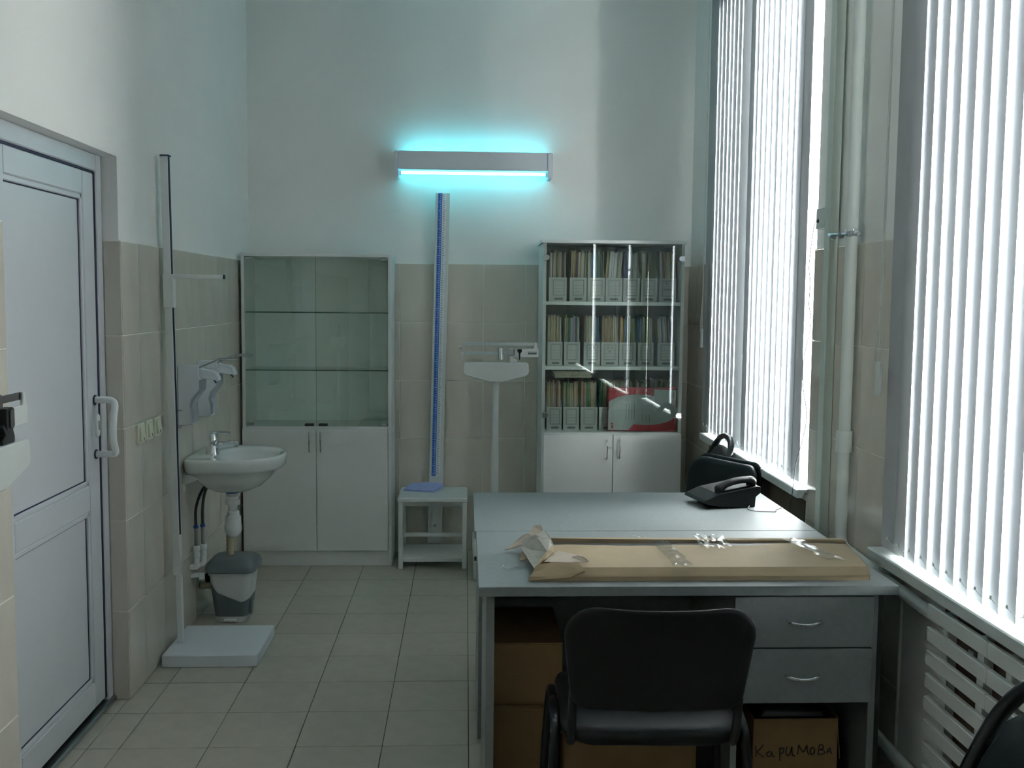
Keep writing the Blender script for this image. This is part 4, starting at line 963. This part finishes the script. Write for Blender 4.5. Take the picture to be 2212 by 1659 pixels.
# clear tape pieces, crinkled
def tape(name, c, ux, uy, nx=9, ny=7, amp=0.004, parent=t, seed=1):
    rnd = random.Random(seed); vs = []; fs = []
    for j in range(ny + 1):
        for i in range(nx + 1):
            u, v = i / nx - 0.5, j / ny - 0.5
            e = 0.12 * rnd.uniform(-1, 1) if i in (0, nx) or j in (0, ny) else 0
            p = Vector(c) + Vector(ux) * u * (1 + e) + Vector(uy) * v * (1 + e)
            vs.append((p.x, p.y, p.z + rnd.uniform(0, amp)))
    n1 = len(vs)
    vs += [(p[0], p[1], p[2] - 0.0004) for p in vs]
    for j in range(ny):
        for i in range(nx):
            q = (j * (nx + 1) + i, j * (nx + 1) + i + 1, (j + 1) * (nx + 1) + i + 1, (j + 1) * (nx + 1) + i)
            fs.append(q); fs.append(tuple(n1 + a for a in q[::-1]))
    return MB().add(vs, fs).build(name, mTAPE, parent)
tape('clear_tape', (0.625, 3.035, 0.790), (0.055, 0, 0), (-0.012, 0.30, 0.0), 4, 14, 0.003, seed=2)
tape('clear_tape', (0.626, 2.868, 0.774), (0.052, 0, 0), (0, 0.026, 0.018), 4, 3, 0.002, seed=8)
tape('clear_tape', (0.782, 3.16, 0.792), (0.095, 0, 0), (0, 0.13, 0.012), 9, 8, 0.010, seed=3)
tape('clear_tape', (1.075, 3.075, 0.790), (0.050, 0, 0), (-0.055, 0.24, 0.004), 4, 12, 0.004, seed=4)
tape('clear_tape', (0.565, 3.235, 0.775), (0.055, 0, 0), (0, 0.05, 0.02), 5, 4, 0.010, seed=5)
tape('clear_tape', (0.145, 3.00, 0.754), (0.06, 0.02, 0), (0, 0.03, 0.004), 6, 4, 0.008, seed=6)

# ------------------------------------------------------------------ telephone
t = thing('telephone', 'black corded desk telephone on the far grey desk', 'telephone', (1.02, 3.98, 0.75), math.radians(12), local=True)
bs = [(-0.125, 0.024), (-0.115, 0.034), (-0.060, 0.056), (0.10, 0.082), (0.114, 0.080), (0.114, 0.054), (0.095, 0.040), (0.092, 0.0), (-0.01, 0.0), (-0.06, 0.006), (-0.118, 0.020)]
MB().prism(bs, -0.105, 0.085, 'y').build('base', mBLACKPL, t, bevel=0.004, bseg=2)
MB().prism([(-0.05, 0.054), (0.095, 0.078), (0.105, 0.088), (-0.045, 0.066)], -0.090, -0.030, 'y').build('cradle', mBLACKPL, t, bevel=0.002)
hs = spline([(-0.055, -0.07, 0.066), (-0.02, -0.07, 0.088), (0.03, -0.07, 0.101), (0.075, -0.07, 0.102), (0.104, -0.07, 0.092)], 6)
hsr = [0.014, 0.017, 0.018, 0.0165, 0.0150, 0.0140] + [0.0135] * 6 + [0.0135] * 6 + [0.015, 0.017, 0.018, 0.018, 0.017, 0.015, 0.010]
MB().tube(hs, hsr, 12, flat=1.35).build('handset', mBLACKPL, t, smooth=True)
MB().cyl((0.088, -0.07, 0.094), (0.086, -0.07, 0.074), 0.017).build('earpiece', mBLACKPL, t, smooth=True)
MB().cyl((-0.045, -0.07, 0.072), (-0.047, -0.07, 0.056), 0.017).build('mouthpiece', mBLACKPL, t, smooth=True)
for i in range(3):
    for j in range(4):
        xk, yk = -0.03 + j * 0.022, -0.005 + i * 0.020
        MB().obox((xk, yk, 0.0575 + xk * 0.137 + 0.002), (0.012, 0.013, 0.005), (0, -0.137, 0)).build('key', mat('key_grey', (0.05, 0.05, 0.055), 0.5), t)
R12 = Matrix.Rotation(-math.radians(12), 3, 'Z')
def tl(x, y, z): return tuple(R12 @ (Vector((x, y, z)) - Vector((1.02, 3.98, 0.75))))
cord0 = [tl(1.115, 3.935, 0.775), tl(1.112, 3.90, 0.760), tl(1.090, 3.845, 0.7535), tl(1.115, 3.810, 0.7525), tl(1.160, 3.800, 0.7525), tl(1.185, 3.802, 0.7525), tl(1.195, 3.835, 0.7525), tl(1.228, 3.875, 0.752), tl(1.246, 3.89, 0.735), tl(1.25, 3.90, 0.60)]
cord = cord0[:-2] + [tl(1.2365, 3.885, 0.7518)]
MB().tube(spline(cord, 6), 0.0016, 6).build('cord', mCORD, t, smooth=True)
t = thing('phone_socket', 'small grey telephone socket on the wall beside the far window', 'socket', (1.355, 3.80, 1.86))
B(1.318, 1.3545, 3.757, 3.850, 1.822, 1.900).build('box', mat('socket_grey', (0.56, 0.60, 0.58), 0.5), t, bevel=0.003)
B(1.316, 1.319, 3.815, 3.835, 1.846, 1.858).build('jack', mBLACKPL, t)
wp = [(1.316, 3.826, 1.852), (1.310, 3.845, 1.835), (1.310, 3.886, 1.695), (1.310, 3.868, 1.624), (1.310, 3.872, 1.54), (1.310, 3.842, 1.466), (1.310, 3.900, 1.36), (1.310, 3.920, 1.30), (1.310, 3.907, 1.213), (1.310, 3.855, 1.112), (1.308, 3.90, 1.0), (1.305, 3.95, 0.914), (1.300, 3.965, 0.80), (1.300, 3.99, 0.74), (1.31, 4.03, 0.66), (1.33, 4.05, 0.45)]
MB().tube(spline(wp, 6), 0.0018, 6).build('wire', mCORD, t, smooth=True)

# ------------------------------------------------------------------ riser pipe, duct, clamp, radiator pipes
t = thing('riser_pipe', 'white vertical riser pipe on the wall between the two windows', 'pipe', (1.325, 3.50, 0))
rx, ry, rr = 1.325, 3.50, 0.0205
MB().cyl((rx, ry, 0.80), (rx, ry, 3.33), rr, seg=20).build('pipe', mPIPE, t, smooth=True)
MB().lathe([(rr, 1.028), (0.0265, 1.028), (0.0275, 1.032), (0.0275, 1.100), (0.0255, 1.104), (rr, 1.104)], (rx, ry, 0), 'z', 20).build('coupling', mPIPE, t, smooth=True, auto=0.6)
MB().tube(spline([(rx, ry, 0.80), (rx, ry, 0.735), (rx, ry - 0.02, 0.705), (rx, ry - 0.06, 0.695), (rx, ry - 0.2, 0.69), (rx, 3.06, 0.682), (rx, 2.70, 0.674)], 6), 0.0195, 14).build('elbow', mPIPE, t, smooth=True)
MB().tube(spline([(rx, 3.45, 0.170), (rx, 3.2, 0.166), (rx, 2.70, 0.160)], 4), 0.0195, 14).build('return_pipe', mPIPE, t, smooth=True)
cz_ = 1.790
MB().cyl((rx - 0.0235, ry, cz_ - 0.006), (rx + 0.03, ry, cz_ - 0.006), 0.006).build('clamp_stem', mSTEEL, t)
MB().lathe([(0.0255, cz_ - 0.011), (0.0255, cz_ + 0.011), (0.0208, cz_ + 0.011), (0.0208, cz_ - 0.011)], (rx, ry, 0), 'z', 18).build('clamp_band', mCHROME, t, smooth=True, auto=0.6)
MB().cyl((rx - 0.022, 3.38, cz_ - 0.012), (rx - 0.022, 3.66, cz_ + 0.002), 0.0055).build('clamp_bolt', mCHROME, t)
for yy in (3.405, 3.46, 3.545, 3.62): MB().cyl((rx - 0.022, yy - 0.008, cz_ - 0.008), (rx - 0.022, yy + 0.008, cz_ - 0.007), 0.0105, seg=8).build('clamp_nut', mSTEEL, t)
tag(B(1.318, 1.3545, 3.705, 3.755, 0.0, ZC - 0.001).build('cable_duct', mat('duct_green_white', (0.60, 0.68, 0.63), 0.6, noise=0.02, nscale=5), bevel=0.003), 'pale green-white vertical cable duct beside the riser pipe', 'duct')

# radiator: flat horizontal tubes in sections with vertical headers behind
t = thing('radiator', 'white radiator of flat horizontal bars under the near window', 'radiator', (1.32, 2.3, 0.15))
RX = 1.302
pm = None
secs = [(2.765, 2.437), (2.432, 2.104), (2.099, 1.771)]
for (ya, yb_) in secs:
    for k in range(9):
        z1 = 0.712 - 0.0668 * k
        if pm is None:
            o = B(RX, RX + 0.016, yb_, ya, z1 - 0.042, z1).build('bar', mRAD, t, bevel=0.0025); pm = o.data; base = (ya, z1)
        else:
            o = link('bar', pm, t); o.location = (0, ya - base[0], z1 - base[1])
    for yy in (ya - 0.06, ya - 0.255):
        B(RX + 0.016, RX + 0.046, yy - 0.03, yy, 0.14, 0.705).build('header', mRAD, t, bevel=0.003)
for yy in (2.60, 1.95): B(RX + 0.046, 1.3535, yy - 0.015, yy + 0.015, 0.60, 0.63).build('wall_bracket', mRAD, t)

# ------------------------------------------------------------------ chairs
def tube_leg(pts, r, t, nm='leg', flat=1.0): return MB().tube(spline(pts, 5), r, 10, flat=flat).build(nm, mBLACKMET, t, smooth=True)
def pad_surface(w0, w1, z0, z1, th, yfun, bow_, name, m, t, rt=0.085, rb=0.045):
    """padded back: rounded trapezoid in x/z that bends in y"""
    zc, h = (z0 + z1) / 2, z1 - z0
    ol = []
    for sx, sz, a0, r in ((1, 1, 0, rt), (-1, 1, 90, rt), (-1, -1, 180, rb), (1, -1, 270, rb)):
        w = w1 if sz > 0 else w0
        for k in range(8):
            a_ = math.radians(a0 + 90 * k / 7)
            ol.append((sx * (w / 2 - r) + r * math.cos(a_), sz * (h / 2 - r) + r * math.sin(a_)))
        if a0 == 0 or a0 == 180:      # extra points along the top / bottom edge so that it can bend
            for k in range(1, 7):
                u = 1 - 2 * k / 7
                ol.append(((1 if a0 == 0 else -1) * u * (w / 2 - r), sz * h / 2))
    wm = max(w0, w1)
    def P_(s, off, x, z):
        zz_ = zc + z * s; xx_ = x * s
        return (xx_, yfun(zz_) + bow_ * (1 - (2 * xx_ / wm) ** 2) + off, zz_ - 0.010 * (1 - (2 * xx_ / wm) ** 2) * max(0.0, z / (h / 2)) * s)
    rs = [[P_(s, o_ * th, x, z) for x, z in ol] for s, o_ in ((0.15, -0.5), (0.5, -0.5), (0.8, -0.5), (0.93, -0.48), (0.985, -0.3), (1.0, 0.0), (0.985, 0.3), (0.93, 0.48), (0.8, 0.5), (0.5, 0.5), (0.15, 0.5))]
    return MB().rings(rs).build(name, m, t, smooth=True, auto=1.3)
def seat_pad(w, y0, y1, z0, z1, t):
    rs = []
    cy = (y0 + y1) / 2
    for s, z in ((0.90, z0), (0.98, z0 + 0.008), (1.0, (z0 + z1) / 2), (0.97, z1 - 0.008), (0.86, z1), (0.4, z1 + 0.004)):
        ring_ = []
        for p in rrect(w * s, (y1 - y0) * s, 0.07 * s, 6, 0, cy):
            sag = -0.014 * (1 - (2 * p[0] / w) ** 2) - 0.020 * max(0, (cy - p[1]) / (y1 - y0)) * (1 - (2 * p[0] / w) ** 2)
            ring_.append((p[0], p[1], z + sag))
        rs.append(ring_)
    return MB().rings(rs).build('seat', mBLACKFAB, t, smooth=True, auto=1.2)
def visitor_chair(label, loc, rz):
    t = thing('visitor_chair', label, 'chair', loc, rz, group='black visitor chairs', local=True)
    yb_ = lambda z: -0.205 - 0.24 * (z - 0.5)
    seat_pad(0.46, -0.20, 0.22, 0.445, 0.495, t)
    pad_surface(0.418, 0.448, 0.560, 0.822, 0.034, lambda z: yb_(z) + 0.016, -0.028, 'backrest', mBLACKFAB, t)
    pad_surface(0.430, 0.464, 0.552, 0.834, 0.018, lambda z: yb_(z) - 0.010, -0.028, 'back_shell', mBLACKPL, t)
    for s in (-1, 1):
        x = s * 0.205
        tube_leg([(x, 0.13, 0.432), (x, -0.12, 0.430), (x, -0.195, 0.462), (x, -0.225, 0.56), (x * 0.98, -0.262, 0.72)], 0.0115, t, 'upright')
        xo = s * 0.245
        tube_leg([(xo + s * 0.022, -0.225, 0.0), (xo + s * 0.012, -0.185, 0.25), (xo, -0.150, 0.42), (xo - s * 0.002, -0.120, 0.462), (xo - s * 0.002, -0.06, 0.475), (xo - s * 0.004, 0.0, 0.470), (xo - s * 0.01, 0.10, 0.44)], 0.0125, t, 'leg')
        tube_leg([(xo + s * 0.015, 0.225, 0.0), (xo + s * 0.006, 0.215, 0.25), (xo - s * 0.004, 0.195, 0.41), (xo - s * 0.008, 0.16, 0.446), (xo - s * 0.010, 0.08, 0.445)], 0.0125, t, 'leg')
    for yy in (-0.1, 0.13):
        MB().cyl((-0.24, yy, 0.438), (0.24, yy, 0.438), 0.010, seg=10).build('crossbar', mBLACKMET, t, smooth=True)
    return t
def arch_chair(label, loc, rz):
    t = thing('arch_back_chair', label, 'chair', loc, rz, group='black chairs with arched tube backs', local=True)
    ybk = lambda z: -0.195 - 0.40 * (z - 0.46)
    seat_pad(0.44, -0.19, 0.23, 0.43, 0.48, t)
    A = [(-0.222, 0.42), (-0.226, 0.55), (-0.224, 0.66), (-0.205, 0.76), (-0.15, 0.835), (-0.07, 0.863), (0, 0.868), (0.07, 0.863), (0.15, 0.835), (0.205, 0.76), (0.224, 0.66), (0.226, 0.55), (0.222, 0.42)]
    MB().tube(spline([(x, ybk(z), z) for x, z in A], 5), 0.0165, 12).build('arch_tube', mBLACKMET, t, smooth=True)
    # pad with rounded top inside the arch
    rs = []
    pf = [(-0.175, 0.52), (-0.188, 0.60), (-0.186, 0.68), (-0.165, 0.76), (-0.115, 0.805), (-0.04, 0.822), (0.04, 0.822), (0.115, 0.805), (0.165, 0.76), (0.186, 0.68), (0.188, 0.60), (0.175, 0.52), (0.10, 0.50), (-0.10, 0.50)]
    for s, o_ in ((0.90, -0.016), (0.985, -0.010), (1.0, 0.0), (0.985, 0.014), (0.90, 0.022), (0.5, 0.026)):
        rs.append([(x * s, ybk(0.66 + (z - 0.66) * s) + o_, 0.66 + (z - 0.66) * s) for x, z in pf])
    MB().rings(rs).build('backrest', mBLACKFAB, t, smooth=True, auto=1.2)
    for s in (-1, 1):
        x = s * 0.222
        tube_leg([(x, ybk(0.44), 0.44), (x, -0.19, 0.40), (x + s * 0.005, -0.20, 0.25), (x + s * 0.01, -0.24, 0.0)], 0.0145, t)
        tube_leg([(x, -0.18, 0.425), (x, 0.12, 0.428), (x, 0.185, 0.405), (x + s * 0.004, 0.20, 0.30), (x + s * 0.01, 0.22, 0.0)], 0.0135, t)
        MB().cyl((x, -0.02, 0.66), (s * 0.18, -0.24, 0.62), 0.006).build('side_strut', mBLACKMET, t) if False else None
    for zz in (0.60, 0.70): MB().cyl((-0.222, ybk(zz), zz), (0.222, ybk(zz), zz), 0.007, seg=8).build('back_bar', mBLACKMET, t)
    MB().cyl((-0.222, -0.10, 0.425), (0.222, -0.10, 0.425), 0.009, seg=8).build('crossbar', mBLACKMET, t)
    return t
visitor_chair('black chair pushed up to the desk with drawers, seen from behind', (0.482, 2.665, 0), math.radians(-2))
arch_chair('black chair with arched tube back at right edge, in front of the radiator', (0.735, 1.690, 0), PI / 2)
arch_chair('black chair with arched tube back between the far desk and the document cabinet', (0.960, 5.075, 0), math.radians(87))
visitor_chair('black padded chair behind the telephone, under the far window', (0.960, 4.500, 0), math.radians(118))

# ------------------------------------------------------------------ cartons under the desk
def carton(name, label, x0, x1, y0, y1, z0, z1, m):
    t = thing(name, label, 'carton', ((x0 + x1) / 2, (y0 + y1) / 2, z0), group='cartons under the desk')
    B(x0, x1, y0, y1, z0, z1 - 0.004).build('body', m, t, bevel=0.002)
    ym = (y0 + y1) / 2
    B(x0, x1, y0 + 0.001, ym - 0.001, z1 - 0.004, z1).build('flap', m, t); B(x0, x1, ym + 0.001, y1 - 0.001, z1 - 0.004, z1).build('flap', m, t)
    B(x0 - 0.0006 + 0.05, x1 - 0.05, y0 - 0.0006, y0, z1 * 0.5 + z0 * 0.5, z1 * 0.5 + z0 * 0.5 + 0.001).build('seam', mCARD2, t)
    return t
carton('cardboard_box', 'lower brown cardboard box of the stack at the left under the desk', 0.090, 0.285, 3.00, 3.36, 0, 0.320, mCARD2)
carton('cardboard_box', 'upper brown cardboard box of the stack at the left under the desk', 0.090, 0.30, 3.02, 3.38, 0.3205, 0.515, mCARD2)
carton('cardboard_box', 'brown cardboard box behind the black chair in the middle under the desk', 0.299, 0.700, 2.95, 3.33, 0, 0.289, mCARD2)
t = thing('cardboard_box', 'open brown cardboard box with a handwritten name, under the drawers', 'carton', (1.0, 3.1, 0), group='cartons under the desk')
bx0, bx1, by0, by1, bz = 0.872, 1.130, 2.95, 3.30, 0.300
B(bx0, bx1, by0, by0 + 0.004, 0, bz).build('front_wall', mCARD2, t); B(bx0, bx1, by1 - 0.004, by1, 0, bz).build('rear_wall', mCARD2, t)
B(bx0, bx0 + 0.004, by0 + 0.004, by1 - 0.004, 0, bz).build('side_wall', mCARD2, t); B(bx1 - 0.004, bx1, by0 + 0.004, by1 - 0.004, 0, bz + 0.004).build('side_wall', mCARD2, t)
B(bx0 + 0.004, bx1 - 0.004, by0 + 0.004, by1 - 0.004, 0, 0.004).build('base', mCARD2, t)
sheet('side_flap', [(bx1 + 0.001, by0 + 0.01, bz), (bx1 + 0.014, by0 + 0.01, 0.17), (bx1 + 0.014, by1 - 0.02, 0.17), (bx1 + 0.001, by1 - 0.02, bz)], mCARD2, 0.003, t)
LET = [[[(180, 1300), (186, 1340), (190, 1385)], [(240, 1290), (215, 1325), (195, 1345), (220, 1372), (250, 1390)]],
       [[(305, 1352), (285, 1348), (266, 1366), (280, 1386), (302, 1376), (306, 1354), (312, 1378), (328, 1388)]],
       [[(365, 1318), (367, 1370), (370, 1420)], [(366, 1330), (384, 1318), (397, 1334), (388, 1358), (368, 1364)]],
       [[(421, 1310), (414, 1345), (420, 1374), (442, 1370), (458, 1310), (459, 1345), (466, 1378), (482, 1380)]],
       [[(503, 1372), (506, 1335), (510, 1298), (526, 1328), (545, 1352), (558, 1330), (572, 1300), (574, 1340), (586, 1372)]],
       [[(618, 1318), (604, 1326), (598, 1352), (610, 1372), (626, 1362), (630, 1338), (618, 1318)]],
       [[(660, 1374), (663, 1335), (668, 1298), (694, 1302), (692, 1328), (668, 1336), (700, 1342), (704, 1366), (660, 1374)]],
       [[(724, 1366), (732, 1340), (748, 1326), (752, 1350), (764, 1368)], [(730, 1352), (746, 1352)]]]
for letter in LET:
    mb = MB()
    for ln in letter:
        pts = [(0.877 + ((1580 + p[0] / 3.5) - 1630) * 0.00141, by0 - 0.0006, 0.230 - ((1240 + p[1] / 3.5) - 1602) * 0.00138) for p in ln]
        mb.tube(spline(pts, 4), 0.0016, 5)
    mb.build('letter', mINK, t)
t2 = thing('plastic_bag', 'crumpled black plastic bag stuffed into the open cardboard box', 'bag', (1.0, 3.12, 0.24))
rnd = random.Random(9); rs = []
for k, (s, z) in enumerate(((0.80, 0.20), (0.93, 0.26), (0.93, 0.30), (0.9, 0.318), (0.7, 0.334), (0.35, 0.338))):
    rs.append([((bx0 + bx1) / 2 + p[0] * s + rnd.uniform(-0.004, 0.004) * (k > 2), (by0 + by1) / 2 + p[1] * s, z + rnd.uniform(-0.008, 0.008) * (k > 1)) for p in rrect(bx1 - bx0 - 0.012, by1 - by0 - 0.012, 0.03, 6)])
MB().rings(rs).build('bag_body', mBAG, t2, smooth=True, auto=2)
